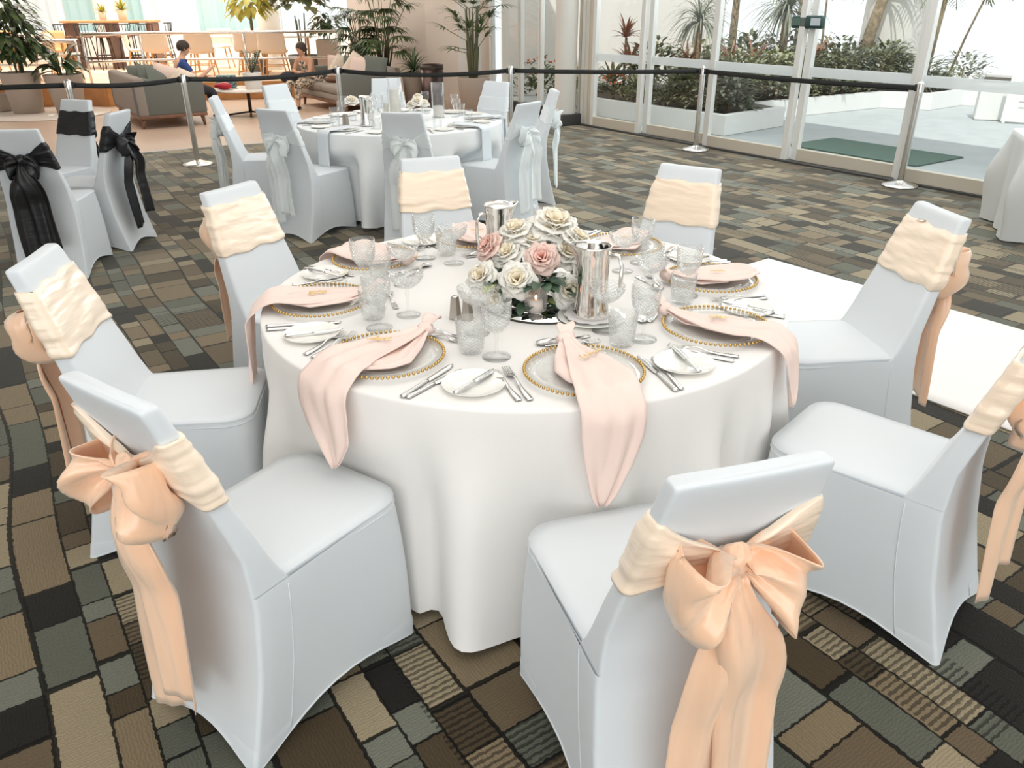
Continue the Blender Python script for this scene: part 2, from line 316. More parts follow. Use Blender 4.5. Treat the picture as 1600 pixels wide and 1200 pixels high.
# ---------------------------------------------------------------- mesh helpers
def obj(name, V, F, m, parent=None, smooth=True, attr=None, mats=None, fm=None):
    me = bpy.data.meshes.new(name); me.from_pydata([tuple(v) for v in V], [], F); me.update()
    if mats:
        for x in mats: me.materials.append(M_[x] if isinstance(x, str) else x)
        if fm: me.polygons.foreach_set('material_index', fm)
    else: me.materials.append(M_[m] if isinstance(m, str) else m)
    if smooth: me.polygons.foreach_set('use_smooth', [True] * len(me.polygons))
    if attr:
        a = me.attributes.new('cut', 'FLOAT', 'POINT'); a.data.foreach_set('value', attr)
    o = bpy.data.objects.new(name, me); C.objects.link(o)
    if parent is not None: o.parent = parent
    return o
def tag(o, label=None, cat=None, group=None, kind=None):
    if label: o['label'] = label
    if cat: o['category'] = cat
    if group: o['group'] = group
    if kind: o['kind'] = kind
    return o
def thing(name, label, cat, loc=(0, 0, 0), rz=0, group=None):
    o = bpy.data.objects.new(name, None); C.objects.link(o); o.location = loc; o.rotation_euler = (0, 0, rz)
    o.empty_display_size = 0.05
    return tag(o, label, cat, group)
def copy_tree(o, parent=None):
    c = o.copy(); C.objects.link(c); c.parent = parent
    for ch in o.children: copy_tree(ch, c)
    return c
def place(proto, used, loc, rz, label, group=None, scale=None):
    """first call moves the prototype itself, later ones copy it"""
    o = proto if id(proto) not in used else copy_tree(proto)
    used.add(id(proto)); o.location = loc; o.rotation_euler = (0, 0, rz); o['label'] = label
    if group: o['group'] = group
    if scale: o.scale = (scale,) * 3
    return o
class MB:
    def __init__(s): s.V = []; s.F = []; s.A = []; s.FM = []; s.m = 0
    def add(s, V, F, a=0.0):
        n = len(s.V); s.V += [Vector(v) for v in V]; s.F += [tuple(i + n for i in f) for f in F]; s.A += ([a] * len(V) if not isinstance(a, list) else a); s.FM += [s.m] * len(F)
    def grid(s, nu, nv, fn, cu=False, cv=False, a=0.0, flip=False):
        V = [fn(i / (nu if cu else nu - 1), j / (nv if cv else nv - 1)) for i in range(nu) for j in range(nv)]
        F = []
        for i in range(nu if cu else nu - 1):
            for j in range(nv if cv else nv - 1):
                q = (i * nv + j, ((i + 1) % nu) * nv + j, ((i + 1) % nu) * nv + (j + 1) % nv, i * nv + (j + 1) % nv)
                F.append(q[::-1] if flip else q)
        s.add(V, F, a)
    def lathe(s, prof, seg=24, c=(0, 0, 0), cutz=None):
        V = []; A = []
        for (r, z) in prof:
            for k in range(seg):
                t = 2 * PI * k / seg; V.append((c[0] + r * cos(t), c[1] + r * sin(t), c[2] + z)); A.append(1.0 if cutz and cutz[0] <= z <= cutz[1] else 0.0)
        F = [(j * seg + k, j * seg + (k + 1) % seg, (j + 1) * seg + (k + 1) % seg, (j + 1) * seg + k) for j in range(len(prof) - 1) for k in range(seg)]
        s.add(V, F, A)
    def box(s, c, d, rz=0, bev=0.0, top=1.0):
        cx, cy, cz = c; x, y, z = d[0] / 2, d[1] / 2, d[2] / 2; V = []
        b = min(bev, x * .9, y * .9, z * .9)
        if b <= 0:
            for sz in (-1, 1):
                k = top if sz > 0 else 1
                for sx, sy in ((-1, -1), (1, -1), (1, 1), (-1, 1)):
                    V.append((sx * x * k, sy * y * k, sz * z))
            F = [(0, 3, 2, 1), (4, 5, 6, 7), (0, 1, 5, 4), (1, 2, 6, 5), (2, 3, 7, 6), (3, 0, 4, 7)]
        else:
            rings = []
            for (zz, ins) in ((-z, b), (-z + b * .3, b * .3), (-z + b, 0), (z - b, 0), (z - b * .3, b * .3), (z, b)):
                ring = []
                for sx, sy, a0 in ((1, 1, 0), (-1, 1, 90), (-1, -1, 180), (1, -1, 270)):
                    for a in (0, 30, 60, 90):
                        t = math.radians(a0 + a); k = b - ins if b > ins else 0
                        ring.append((sx * (x - b) + (b - ins) * cos(t), sy * (y - b) + (b - ins) * sin(t), zz))
                rings.append(ring)
            n = 16; V = [p for r in rings for p in r]
            F = [(j * n + k, j * n + (k + 1) % n, (j + 1) * n + (k + 1) % n, (j + 1) * n + k) for j in range(5) for k in range(n)]
            F += [tuple(range(n - 1, -1, -1)), tuple(range(5 * n, 6 * n))]
        cr, sr = cos(rz), sin(rz)
        s.add([(cx + p[0] * cr - p[1] * sr, cy + p[0] * sr + p[1] * cr, cz + p[2]) for p in V], F)
    def tube(s, P, r, seg=8, caps=True):
        P = [Vector(p) for p in P]; n = len(P); R = r if isinstance(r, (list, tuple)) else [r] * n; V = []
        up = Vector((0, 0, 1))
        for i, p in enumerate(P):
            d = (P[min(i + 1, n - 1)] - P[max(i - 1, 0)]).normalized()
            a = d.cross(up if abs(d.z) < 0.95 else Vector((0, 1, 0))).normalized(); b = d.cross(a)
            for k in range(seg):
                t = 2 * PI * k / seg; V.append(p + (a * cos(t) + b * sin(t)) * R[i])
        F = [(j * seg + k, (j + 1) * seg + k, (j + 1) * seg + (k + 1) % seg, j * seg + (k + 1) % seg) for j in range(n - 1) for k in range(seg)]
        if caps: F += [tuple(range(seg)), tuple(range(n * seg - 1, (n - 1) * seg - 1, -1))]
        s.add(V, F)
    def ball(s, c, r, seg=8, rings=6, sc=(1, 1, 1)):
        def f(u, v):
            a = 2 * PI * u; b = PI * v
            return (c[0] + r * sc[0] * sin(b) * cos(a), c[1] + r * sc[1] * sin(b) * sin(a), c[2] + r * sc[2] * cos(b))
        s.grid(seg, rings, f, cu=True, flip=True)
    def blade(s, base, d, L, w, droop=0.0, n=6, fold=0.15, tip=1.0, shape=None):
        """a tapering leaf blade: base point, start direction, length, width, droop"""
        p = Vector(base); d = Vector(d).normalized(); st = L / n; V = []; F = []
        side = d.cross(Vector((0, 0, 1)));
        if side.length < 1e-3: side = Vector((1, 0, 0))
        side.normalize()
        for i in range(n + 1):
            t = i / n; ww = w * (shape(t) if shape else (min(1, 0.35 + 3 * t) * (1 - t ** 2.2) ** 0.8 if t < 1 else 0.02)) / 2
            up = side.cross(d).normalized()
            V += [p - side * ww + up * ww * fold, p.copy(), p + side * ww + up * ww * fold]
            p = p + d * st; d = (d + Vector((0, 0, -droop / n))).normalized()
        for i in range(n):
            for k in range(2): F.append((i * 3 + k, i * 3 + k + 1, (i + 1) * 3 + k + 1, (i + 1) * 3 + k))
        s.add(V, F)
    def out(s, name, m, parent=None, smooth=True, cut=False, mats=None):
        return obj(name, s.V, s.F, m, parent, smooth, s.A if cut else None, mats, s.FM if mats else None)
def solid(o, t, off=0):
    md = o.modifiers.new('thick', 'SOLIDIFY'); md.thickness = t; md.offset = off; return o
def subd(o, n=1):
    md = o.modifiers.new('smooth', 'SUBSURF'); md.levels = n; md.render_levels = n; return o
def lerp(a, b, t): return a + (b - a) * t
def interp(tab, x):
    if x <= tab[0][0]: return tab[0][1]
    for (a, b), (c, d) in zip(tab, tab[1:]):
        if x <= c: return lerp(b, d, (x - a) / (c - a))
    return tab[-1][1]
def sstep(a, b, x):
    t = max(0, min(1, (x - a) / (b - a))); return t * t * (3 - 2 * t)
def nz(x, y, z): return noise.noise(Vector((x, y, z)))
def structure(name, mb, m, smooth=False, parent=None):
    o = mb.out(name, m, parent, smooth)
    if parent is None: o['kind'] = 'structure'
    return o
E1 = Vector((0.5548, -0.832, 0)); E2 = Vector((0.832, 0.5548, 0))

# ================================================================ the covered banquet chair
def rrect(w, yr, yf, rr, rf, ns=8, nc=4, wf=None):
    """closed outline, counter-clockwise from the rear right corner; each point (x, y, s) with s = 0 at corners, 0..1..0 along sides"""
    wf = w if wf is None else wf
    P = []
    cs = ((w - rr, yr + rr, rr, -90), (wf - rf, yf - rf, rf, 0), (-wf + rf, yf - rf, rf, 90), (-w + rr, yr + rr, rr, 180))
    for k in range(4):
        cx, cy, r, a0 = cs[k]
        for i in range(nc + 1):
            t = math.radians(a0 + 90 * i / nc); P.append((cx + r * cos(t), cy + r * sin(t), 0.0, k, 0))
        nx, ny, r2, a2 = cs[(k + 1) % 4]; t0 = math.radians(a0 + 90)
        p0 = (cx + r * cos(t0), cy + r * sin(t0)); p1 = (nx + r2 * cos(t0), ny + r2 * sin(t0))
        for i in range(1, ns):
            t = i / ns; P.append((lerp(p0[0], p1[0], t), lerp(p0[1], p1[1], t), sin(PI * t), k, 1))
    return P
B_REAR = [(0, -.33), (.10, -.305), (.25, -.268), (.45, -.240), (.575, -.243), (.75, -.290), (.985, -.362)]
B_FRONT = [(.40, -.10), (.46, -.125), (.50, -.150), (.56, -.176), (.65, -.205), (.75, -.242), (.86, -.276), (.985, -.316)]
B_W = [(.40, .205), (.50, .203), (.60, .196), (.75, .178), (.90, .157), (.985, .150)]
def backring(z, off=0.0, ns=10):
    w = interp(B_W, z) + off; return rrect(w, interp(B_REAR, z) - off, interp(B_FRONT, z) + off, .009 + off, .014 + off, ns, 4)
def make_chair(name='banquet_chair', seed=1, sash='peach', lo=.735, hi=.915, bow=1.0, tails=.64, tuck=0.0):
    t = thing(name, '', 'chair')
    # --- backrest sleeve
    mb = MB(); rows = []
    zs = [.40, .44, .47, .50, .54, .58, .64, .70, .76, .82, .88, .93, .960, .972, .980, .9845, .9865, .9875]
    for i, z in enumerate(zs):
        kx, ky = {13: (.9985, .99), 14: (.996, .96), 15: (.990, .88), 16: (.980, .76), 17: (.970, .62)}.get(i, (1, 1))
        R = backring(z); cy = sum(p[1] for p in R) / len(R); R = [(p[0] * kx, cy + (p[1] - cy) * ky, *p[2:]) for p in R]
        row = []
        for p in R:
            hollow = .007 * p[2] * sstep(.5, .62, z) * (1 - sstep(.88, .96, z)) * (1 if p[3] == 3 and p[4] else 0)      # rear face hangs slightly hollow
            x, y = p[0], p[1] + hollow
            bowed = -.010 * (1 - (x / .15) ** 2) * sstep(.90, .985, z)
            row.append(Vector((x, y, z - .004 * (abs(x) / .15) ** 6 * sstep(.95, .985, z) + bowed * .5)))
        rows.append(row)
    n = len(rows[0])
    mb.add([p for r in rows for p in r], [(j * n + k, j * n + (k + 1) % n, (j + 1) * n + (k + 1) % n, (j + 1) * n + k) for j in range(len(rows) - 1) for k in range(n)] + [tuple(range((len(rows) - 1) * n, len(rows) * n))])
    mb.out('backrest', 'cover', t)
    # --- skirt: stretched between the legs, hem arched on every side
    mb = MB(); rows = []; NV = 12
    for j in range(NV + 1):
        v = j / NV; row = []
        z0 = .475 * v
        w = lerp(.214, .2085, v) + .004 * sin(PI * v); yr = interp(B_REAR, z0); yf = lerp(.258, .262, v)
        for (x, y, s, k, side) in rrect(w, yr, yf, .012, lerp(.020, .075, v ** 2), 10, 4):
            hem = {0: .055, 1: .048, 2: .055, 3: .048}[k] * (s ** 1.15)
            z = lerp(hem, .475, v)
            yr2 = interp(B_REAR, z)
            if y < yr + .03: y = yr2 + (y - yr)
            pull = .013 * s * (1 - v) ** 0.8 + .004 * s * sin(PI * v)
            wr = .0015 * nz(x * 9 + seed, y * 9, z * 4)
            if k == 0: x -= pull + wr
            elif k == 2: x += pull + wr
            elif k == 1: y -= pull * .7 + wr
            else: y += pull * .6
            row.append(Vector((x, y, z)))
        rows.append(row)
    n = len(rows[0])
    mb.add([p for r in rows for p in r], [(j * n + k, j * n + (k + 1) % n, (j + 1) * n + (k + 1) % n, (j + 1) * n + k) for j in range(NV) for k in range(n)])
    mb.out('skirt', 'cover', t)
    # folded hem band following the arch
    hp = [Vector(p) for p in rows[0]] + [rows[0][0]]
    mb = MB(); mb.tube(hp, .0035, 5, False); mb.out('hem', 'cover', t)
    # sewn cuffs where the cover grips the four feet, and a seam up each rear side
    def at_z(q, z, g=.0022):
        col_ = [r[q % n] for r in rows]; c_ = Vector((0, -.04, 0))
        for p_, r_ in zip(col_, col_[1:]):
            if r_.z >= z: pt = p_.lerp(r_, max(0, min(1, (z - p_.z) / max(1e-6, r_.z - p_.z)))); break
        o_ = Vector((pt.x - c_.x, pt.y - c_.y, 0)).normalized() * g; return pt + o_
    for k in range(4):
        q0 = k * 14
        mb = MB(); mb.grid(9, 5, lambda u, v: (lambda q: at_z(q, lerp(rows[0][q % n].z, .062, v), .0026 if v < .99 else .0005))(q0 - 2 + round(u * 8))); mb.out('leg_pocket', 'cover', t)
    for q in (5 + 1, 3 * 14 - 2):
        mb = MB(); mb.tube([at_z(q, z, .0008) for z in (.02, .08, .16, .24, .32, .40, .462)], .0017, 5); mb.out('seam', 'cover', t)
    # --- padded seat
    mb = MB(); top = rrect(.198, -.205, .266, .03, .080, 10, 4, .2105); n = len(top); cx, cy = 0, .02; V = []; NR = 9
    for j in range(NR + 1):
        q = j / NR
        for (x, y, s, k, side) in top:
            # q: 0 = seam under the edge, then over the roll to the middle
            if q < .34:
                a = q / .34 * PI / 2; ins = .005 * (1 - sin(a + .2)); z = .458 + .024 * sin(a)
                f = 1 - ins / .2
            else:
                f = 1 - (q - .34) / .66 * .999; z = .482 + .016 * (1 - f ** 2.2)
            V.append((cx + (x - cx) * f, cy + (y - cy) * f, z))
    F = [(j * n + k, j * n + (k + 1) % n, (j + 1) * n + (k + 1) % n, (j + 1) * n + k) for j in range(NR) for k in range(n)]
    mb.add(V, F); se = mb.out('seat', 'cover', t)
    mb = MB(); mb.tube([(x * 1.0, y, .462) for (x, y, *_) in top] + [(top[0][0], top[0][1], .462)], .0020, 5, False); mb.out('piping', 'cover', se)
    if not sash: return t
    bm_, km_ = {'peach': ('ivory', 'peach'), 'black': ('black', 'black'), 'organza': ('organza', 'organza')}[sash]
    kz = (lo + hi) / 2 - .02
    rnd = random.Random(seed)
    ph = [rnd.uniform(0, 6) for _ in range(6)]
    # --- sash band drawn round the back and gathered to the knot behind
    if sash != 'organza':
        mb = MB(); NZ = 26; rows = []
        for j in range(NZ + 1):
            v = j / NZ; row = []
            rg = backring(.8, 0, 16)
            for q, p in enumerate(rg):
                rear = 1.0 if (p[3] == 3 and p[4]) else 0.0
                xs = abs(p[0]) / interp(B_W, .8)
                if rear: k = max(.16, min(1, xs ** .8 * 1.0))
                else: k = 1.0
                side = lerp(-1, 1, v)
                half = (hi - lo) / 2 * k
                mid = lerp(kz, (lo + hi) / 2 + tuck * (1 if p[0] > 0 else -1), k)
                z = mid + side * half + .004 * sin(p[0] * 40 + ph[0])
                fr = .6 * nz(p[0] * 5 + seed, p[1] * 5, v * 7 + p[0] * 5) * 2 + .5 * nz(p[0] * 9, seed, v * 15 - p[0] * 9) * 2 + .25 * sin(v * 17 + ph[0] + p[0] * 9)
                off = .006 + .0035 * fr * (0.5 + 1.0 * abs(v - .5) * 2) + (.012 * (1 - xs) if rear else 0) + .005 * sin(PI * v) ** .3
                rr_ = backring(z, off, 16)[q]
                row.append(Vector((rr_[0], rr_[1], z)))
            rows.append(row)
        n = len(rows[0])
        # close top and bottom edges back onto the sleeve
        rows.insert(0, [Vector((p.x * .965, p.y + (.012 if p.y < -.27 else -.010), p.z + .004)) for p in rows[0]])
        rows.append([Vector((p.x * .965, p.y + (.012 if p.y < -.3 else -.010), p.z - .004)) for p in rows[-1]])
        mb.add([p for r in rows for p in r], [(j * n + k, j * n + (k + 1) % n, (j + 1) * n + (k + 1) % n, (j + 1) * n + k) for j in range(len(rows) - 1) for k in range(n)])
        band = mb.out('sash_band', bm_, t)
        if sash == 'peach': tag(band, 'smooth peach sash band, coloured as brightly lit, wrapped round the chair back')
    else:
        mb = MB()
        for dz in (0,):
            rows = []
            for j in range(7):
                v = j / 6; row = []
                for q, p in enumerate(backring(.8, 0, 10)):
                    rear = 1.0 if (p[3] == 3 and p[4]) else 0.0
                    xs = abs(p[0]) / .17; k = max(.25, min(1, xs)) if rear else 1
                    z = lerp(kz, (lo + hi) / 2, k) + (v - .5) * (hi - lo) * k
                    r_ = backring(z, .006 + .003 * sin(v * 19 + p[0] * 30), 10)[q]; row.append(Vector((r_[0], r_[1], z)))
                rows.append(row)
            n = len(rows[0]); mb.add([p for r in rows for p in r], [(j * n + k, j * n + (k + 1) % n, (j + 1) * n + (k + 1) % n, (j + 1) * n + k) for j in range(6) for k in range(n)])
        mb.out('sash_band', bm_, t)
    ky = interp(B_REAR, kz) - .030
    # --- knot
    mb = MB()
    def kn(u, v):
        a = 2 * PI * u; b = PI * v; pl = 1 + .10 * sin(5 * a + 2 * sin(3 * b)) + .08 * sin(9 * b + a)
        return (.034 * sin(b) * cos(a) * pl, ky + .026 * sin(b) * sin(a) * pl, kz + .038 * cos(b) * (1 + .1 * cos(a * 2)))
    mb.grid(20, 12, kn, cu=True, flip=True); mb.out('sash_knot', km_, t)
    # --- two billowing loops
    for d in (-1, 1):
        mb = MB(); p1, p2, p3 = rnd.uniform(0, 6), rnd.uniform(0, 6), rnd.uniform(-.012, .012)
        tw = rnd.uniform(-.25, .25)
        def lp(u, v):
            s = v * 2 - 1; o = sin(PI * u) ** .72
            x = d * (.010 + .120 * bow * o); y = ky - .010 - (.062 * sin(2 * PI * u) * (1 if u < .5 else .55)) * bow
            wd = (.016 + .066 * bow * sin(PI * u) ** .5)
            z = kz + p3 * o - .028 * o + s * wd
            # pleats running out of the knot, cupped edges
            pl = (1 - o) * .014 * sin(s * 7 + p1) + .019 * sin(3 * PI * u + s * 2.8 + p2) + .011 * sin(6 * u + s * 5.5 + p1)
            cup = (s * s) * .022 * o
            x += d * (-cup + s * tw * .05 * o); y += -pl if u < .5 else pl * .6
            z += .008 * sin(u * 9 + p1) - .010 * (1 - s) * o
            return (x, y, z)
        mb.grid(30, 13, lp); o = mb.out('bow_loop', km_, t); solid(o, .003)
    # --- two tails
    for i, d in enumerate((-1, 1)):
        mb = MB(); L = tails * (1.0 if i == 0 else .87) ; p1, p2 = rnd.uniform(0, 6), rnd.uniform(0, 6); lean = rnd.uniform(-.02, .02) + d * .045
        def tl(u, v):
            s = v * 2 - 1; w = lerp(.022, .066, sstep(0, .22, u)) * (1 + .06 * sin(u * 6 + p1))
            x = lean * sstep(0, .35, u) + s * w + .006 * sin(u * 5 + p2)
            y = ky - .006 - i * .012 - .030 * sin(PI * min(1, u * 2.2)) * (1 - .4 * u) - .030 * u
            y += (.004 + .018 * sstep(0, .3, u)) * sin(s * 3.1 + p1 + u * 1.2) * (1 - .5 * u) + .004 * sin(s * 8 + p2)
            z = kz - .012 - L * u - .010 * s * u * d
            return (x, y, z)
        mb.grid(26, 15, tl); o = mb.out('sash_tail', km_, t); solid(o, .002)
    return t

T1 = Vector((.0408, 2.6104, 0)); TZ = .75; TR = .90
# near table chairs: x, y, turn
for key, x, y, rz, sd, lo, hi, tl, lab in (
    ('A', -.613, 1.650, -.603, 3, .730, .905, .66, 'white covered chair at the near left with a big peach bow and long tails'),
    ('B', .296, 1.400, .290, 11, .715, .895, .80, 'white covered chair in the near middle, peach bow turned to the viewer'),
    ('C', 1.087, 1.970, .830, 23, .715, .910, .60, 'white covered chair at the right edge, its back cut by the frame'),
    ('D', 1.250, 2.800, 1.66, 31, .735, .935, .56, 'white covered chair at the near table beside the white runner, peach band'),
    ('E', .640, 3.430, 2.50, 43, .735, .925, .55, 'white covered chair behind the near table to the right of the flowers, pale peach band'),
    ('F', -.300, 3.645, -2.823, 51, .740, .925, .55, 'white covered chair behind the near table to the left of the flowers, ruched peach band'),
    ('G', -.886, 3.140, -2.03, 63, .735, .935, .55, 'white covered chair at the back left of the near table with a brightly lit peach band'),
    ('H', -1.125, 2.335, -1.44, 77, .720, .925, .62, 'white covered chair at the far left of the near table with peach tails')):
    c = make_chair('banquet_chair', sd, 'peach', lo, hi, 1.0, tl)
    c.location = (x, y, 0); c.rotation_euler = (0, 0, rz); c['label'] = lab; c['group'] = 'chairs round the near table'
T2 = Vector((-.98, 7.20, 0))
used = set()
org = make_chair('banquet_chair', 5, 'organza', .72, .85, .75, .62)
for x, y, rz, lab in (
    (-1.609, 6.309, -.47, 'white covered chair with organza bow at the near left of the rear table, back turned'),
    (-.72, 6.13, -.17, 'white covered chair with organza bow at the near middle of the rear table'),
    (-.13, 6.58, .94, 'white covered chair with organza tails at the near right of the rear table'),
    (.06, 7.36, 1.69, 'white covered chair with organza bow furthest right at the rear table'),
    (-.34, 7.98, 2.50, 'white covered chair behind the rear table on its right, beside the planter'),
    (-1.24, 8.36, -2.93, 'small pale covered chair behind the rear table beyond the candles'),
    (-2.02, 7.86, -2.13, 'white covered chair at the back left of the rear table, front of its back showing'),
    (-2.18, 6.98, -1.38, 'white covered chair seen edge on at the far left of the rear table')):
    place(org, used, (x, y, 0), rz, lab, 'chairs round the rear table')
blk = make_chair('banquet_chair', 9, 'black', .72, .90, .72, .62)
for x, y, rz, lab in (
    (-3.165, 5.36, .16, 'white covered chair at the left edge with a black bow, its back turned'),
    (-3.20, 5.94, 1.52, 'white covered chair seen from the side with a black bow on its right'),
    (-3.69, 6.42, 2.80, 'white covered chair with a black band facing the viewer, furthest of the black banded chairs')):
    place(blk, used, (x, y, 0), rz, lab, 'chairs with black sashes')

# ================================================================ round tables with floor length cloths
def tablecloth(name, R, zt, seed, nf, m, loc=(0, 0, 0), chairs=(), amp=.050, flare=.055, hem=.012):
    mb = MB(); rnd = random.Random(seed); N = 240
    ph = [rnd.uniform(0, 6) for _ in range(6)]
    def fold(a):
        s = sin(nf * a + 1.4 * sin(2 * a + ph[0]) + ph[1]) + .45 * sin(nf * 1.9 * a + 1.8 * sin(3 * a + ph[2])) + .25 * sin(31 * a + ph[3])
        return s
    rows = []
    radii = [0, .3, .6, .8, .88, .893, .8985, .900]
    V = [(0, 0, zt)]; F = []
    def addrow(fn):
        rows.append(len(V)); V.extend(fn(2 * PI * k / N) for k in range(N))
    for r in radii[1:]:
        dz = -.0005 if r < .89 else {.893: -.001, .8985: -.004, .900: -.010}[r]
        addrow(lambda a, r=r, dz=dz: (r * R / .9 * cos(a), r * R / .9 * sin(a), zt + dz))
    for j in range(1, 17):
        q = j / 16
        def f(a, q=q):
            s = fold(a); g = sstep(.02, .50, q)
            r = R + flare * q * .7 + amp * s * g * (0.35 + .65 * q) + .010 * q
            r -= .012 * max(0, -s) * g
            z = zt - .010 - (zt - .010 - hem) * q
            if q == 1: z += .010 * max(0, s) + .012 * sin(2 * a + ph[4])+.012
            return (r * cos(a), r * sin(a), max(.004, z))
        addrow(f)
    # the cloth gives way where a seat is pushed against it
    for i, p in enumerate(V):
        w_ = Vector(p) + Vector(loc)
        for (x, y, rz) in chairs:
            dx, dy = w_.x - x, w_.y - y; lx = dx * cos(rz) + dy * sin(rz); ly = -dx * sin(rz) + dy * cos(rz)
            k = (1 - sstep(.235, .36, abs(lx))) * (1 - sstep(.50, .62, p[2]))
            if k > 0 and ly < .292: sh = (.292 - ly) * k; w_ += Vector((-sin(rz), cos(rz), 0)) * sh
        V[i] = tuple(w_ - Vector(loc))
    F += [(0, rows[0] + k, rows[0] + (k + 1) % N) for k in range(N)]
    for a, b in zip(rows, rows[1:]): F += [(a + k, b + k, b + (k + 1) % N, a + (k + 1) % N) for k in range(N)]
    mb.add(V, F); return mb.out(name, m)
CH = {4: [(-.613, 1.650, -.603), (.296, 1.400, .290), (1.087, 1.970, .830), (1.250, 2.800, 1.66), (.640, 3.430, 2.50), (-.300, 3.645, -2.823), (-.886, 3.140, -2.03), (-1.125, 2.335, -1.44)],
      12: [(-1.609, 6.309, -.47), (-.72, 6.13, -.17), (-.13, 6.58, .94), (.06, 7.36, 1.69), (-.34, 7.98, 2.50), (-1.24, 8.36, -2.93), (-2.02, 7.86, -2.13), (-2.18, 6.98, -1.38)]}
def round_table(loc, seed, nf, m, lt, lc):
    t = thing('round_table', lt, 'table', loc)
    mb = MB(); mb.lathe([(0, .715), (.88, .715), (.885, .72), (.885, .742), (0, .742)], 64); mb.out('tabletop', 'oak', t)
    for k in range(4):
        a = PI / 4 + k * PI / 2; mb = MB(); mb.tube([(.6 * cos(a), .6 * sin(a), .715), (.62 * cos(a), .62 * sin(a), 0)], .016, 8); mb.out('leg', 'brushed', t)
    c = tablecloth('tablecloth', TR, TZ, seed, nf, m, loc, CH[seed]); c.location = loc; tag(c, lc, 'tablecloth')
round_table(T1, 4, 17, 'cloth', 'round banquet table hidden under the near white cloth', 'white cloth falling in soft folds to the floor over the near round table')
round_table(T2, 12, 15, 'cloth2', 'round banquet table hidden under the rear white cloth', 'white floor length cloth over the rear round table')

# ================================================================ table ware
def make_fork(L=.20, name='dinner_fork', rz=0):
    mb = MB()
    def zc(t): return .0035 + .010 * math.exp(-((t - .60) / .16) ** 2) + (.006 * sstep(.8, 1, t))
    def w(t): return interp([(0, .0085), (.10, .0095), (.30, .0065), (.52, .0035), (.66, .0035), (.74, .0125), (.80, .0125)], t)
    mb.grid(26, 5, lambda u, v: ((v * 2 - 1) * w(u * .80), (u * .80 - .5) * L, zc(u * .80) + .0012 * cos((v * 2 - 1) * 1.4)))
    for k in range(4):
        x0 = (-1.5 + k) * .0066
        mb.grid(8, 3, lambda u, v: (x0 + (v * 2 - 1) * (.0021 - .0010 * u), (.79 + u * .21 - .5) * L, zc(.79 + .21 * u)))
    return solid(mb.out(name, 'cutlery'), .0018)
def make_knife(L=.225, name='dinner_knife'):
    mb = MB()
    mb.grid(14, 8, lambda u, v: (interp([(0, .0075), (.5, .0062), (1, .0045)], u) * cos(2 * PI * v), (u * .48 - .5) * L, .0045 + .0035 * sin(2 * PI * v)), cv=True)
    mb.grid(2, 8, lambda u, v: (.0075 * u * cos(2 * PI * v), -.5 * L - .001 * (1 - u), .0045 + .0035 * u * sin(2 * PI * v)), cv=True)
    def bl(u, v):
        s = v * 2 - 1; wdt = interp([(0, .004), (.08, .009), (.7, .010), (.92, .007), (1, .0005)], u)
        return (s * wdt - (.002 if u > .8 else 0), (.47 + u * .53 - .5) * L, .0040 + .0010 * (1 - s * s))
    mb.grid(16, 5, bl)
    o = mb.out(name, 'cutlery'); return solid(o, .0012)
def make_spoon(L=.18, name='dessert_spoon'):
    mb = MB()
    def zc(t): return .003 + .010 * math.exp(-((t - .62) / .14) ** 2)
    def w(t): return interp([(0, .008), (.10, .009), (.35, .0055), (.60, .003), (.68, .0035), (.74, .0125), (.83, .0185), (.92, .0165), (.975, .009), (1, .001)], t)
    def f(u, v):
        s = v * 2 - 1; d = -.007 * (1 - s * s) * sstep(.68, .8, u) * (1 - sstep(.93, 1, u))
        return (s * w(u), (u - .5) * L, zc(u) + d + .006 * sstep(.66, .75, u))
    mb.grid(36, 7, f); return solid(mb.out(name, 'cutlery'), .0014)
def make_plate(name, R, m='china'):
    mb = MB(); mb.lathe([(0, .0045), (R * .62, .0045), (R * .70, .007), (R * .97, .013), (R, .0145), (R, .0125), (R * .72, .003), (R * .6, 0), (0, 0)], 48); return mb.out(name, m)
def make_charger():
    t = thing('charger_plate', '', 'plate')
    mb = MB(); R = .160
    mb.lathe([(0, .006), (R * .64, .006), (R * .70, .008), (R * .80, .012), (R, .016), (R, .013), (R * .8, .008), (R * .68, .003), (0, .003)], 64)
    mb.out('glass_dish', 'plateglass', t)
    mb = MB(); n = 72
    for k in range(n):
        a = 2 * PI * k / n; mb.ball(((R + .005) * cos(a), (R + .005) * sin(a), .0165), .0051, 8, 6)
    tag(mb.out('beaded_rim', 'gold', t), 'gold beads round the rim')
    return t
def tumbler():
    mb = MB(); p = [(0, .004), (.030, .004), (.0335, .010), (.0375, .050), (.0405, .094), (.0392, .094), (.036, .050), (.031, .014), (0, .013)]
    mb.lathe(p, 32, cutz=(.009, .078)); return mb.out('tumbler', 'crystal', cut=True)
def stem_glass(name, bowl, foot=.037, sh=.075, cutz=None):
    mb = MB()
    mb.lathe([(0, 0), (foot, 0), (foot, .0018), (foot * .5, .004), (.006, .009), (.0042, .02), (.004, sh * .6), (.0065, sh * .8), (.0045, sh * .9), (.008, sh)] + [(r, z + sh) for r, z in bowl], 32, cutz=cutz)
    return mb.out(name, 'crystal', cut=True)
def goblet(): return stem_glass('water_goblet', [(.024, .010), (.036, .030), (.040, .055), (.0405, .092), (.0392, .092), (.0385, .055), (.034, .030), (.02, .012), (0, .009)], .038, .068, (.072, .142))
def coupe(): return stem_glass('champagne_coupe', [(.020, .003), (.040, .018), (.050, .035), (.0525, .050), (.0510, .050), (.048, .035), (.038, .019), (.018, .005), (0, .004)], .036, .085, (.086, .122))
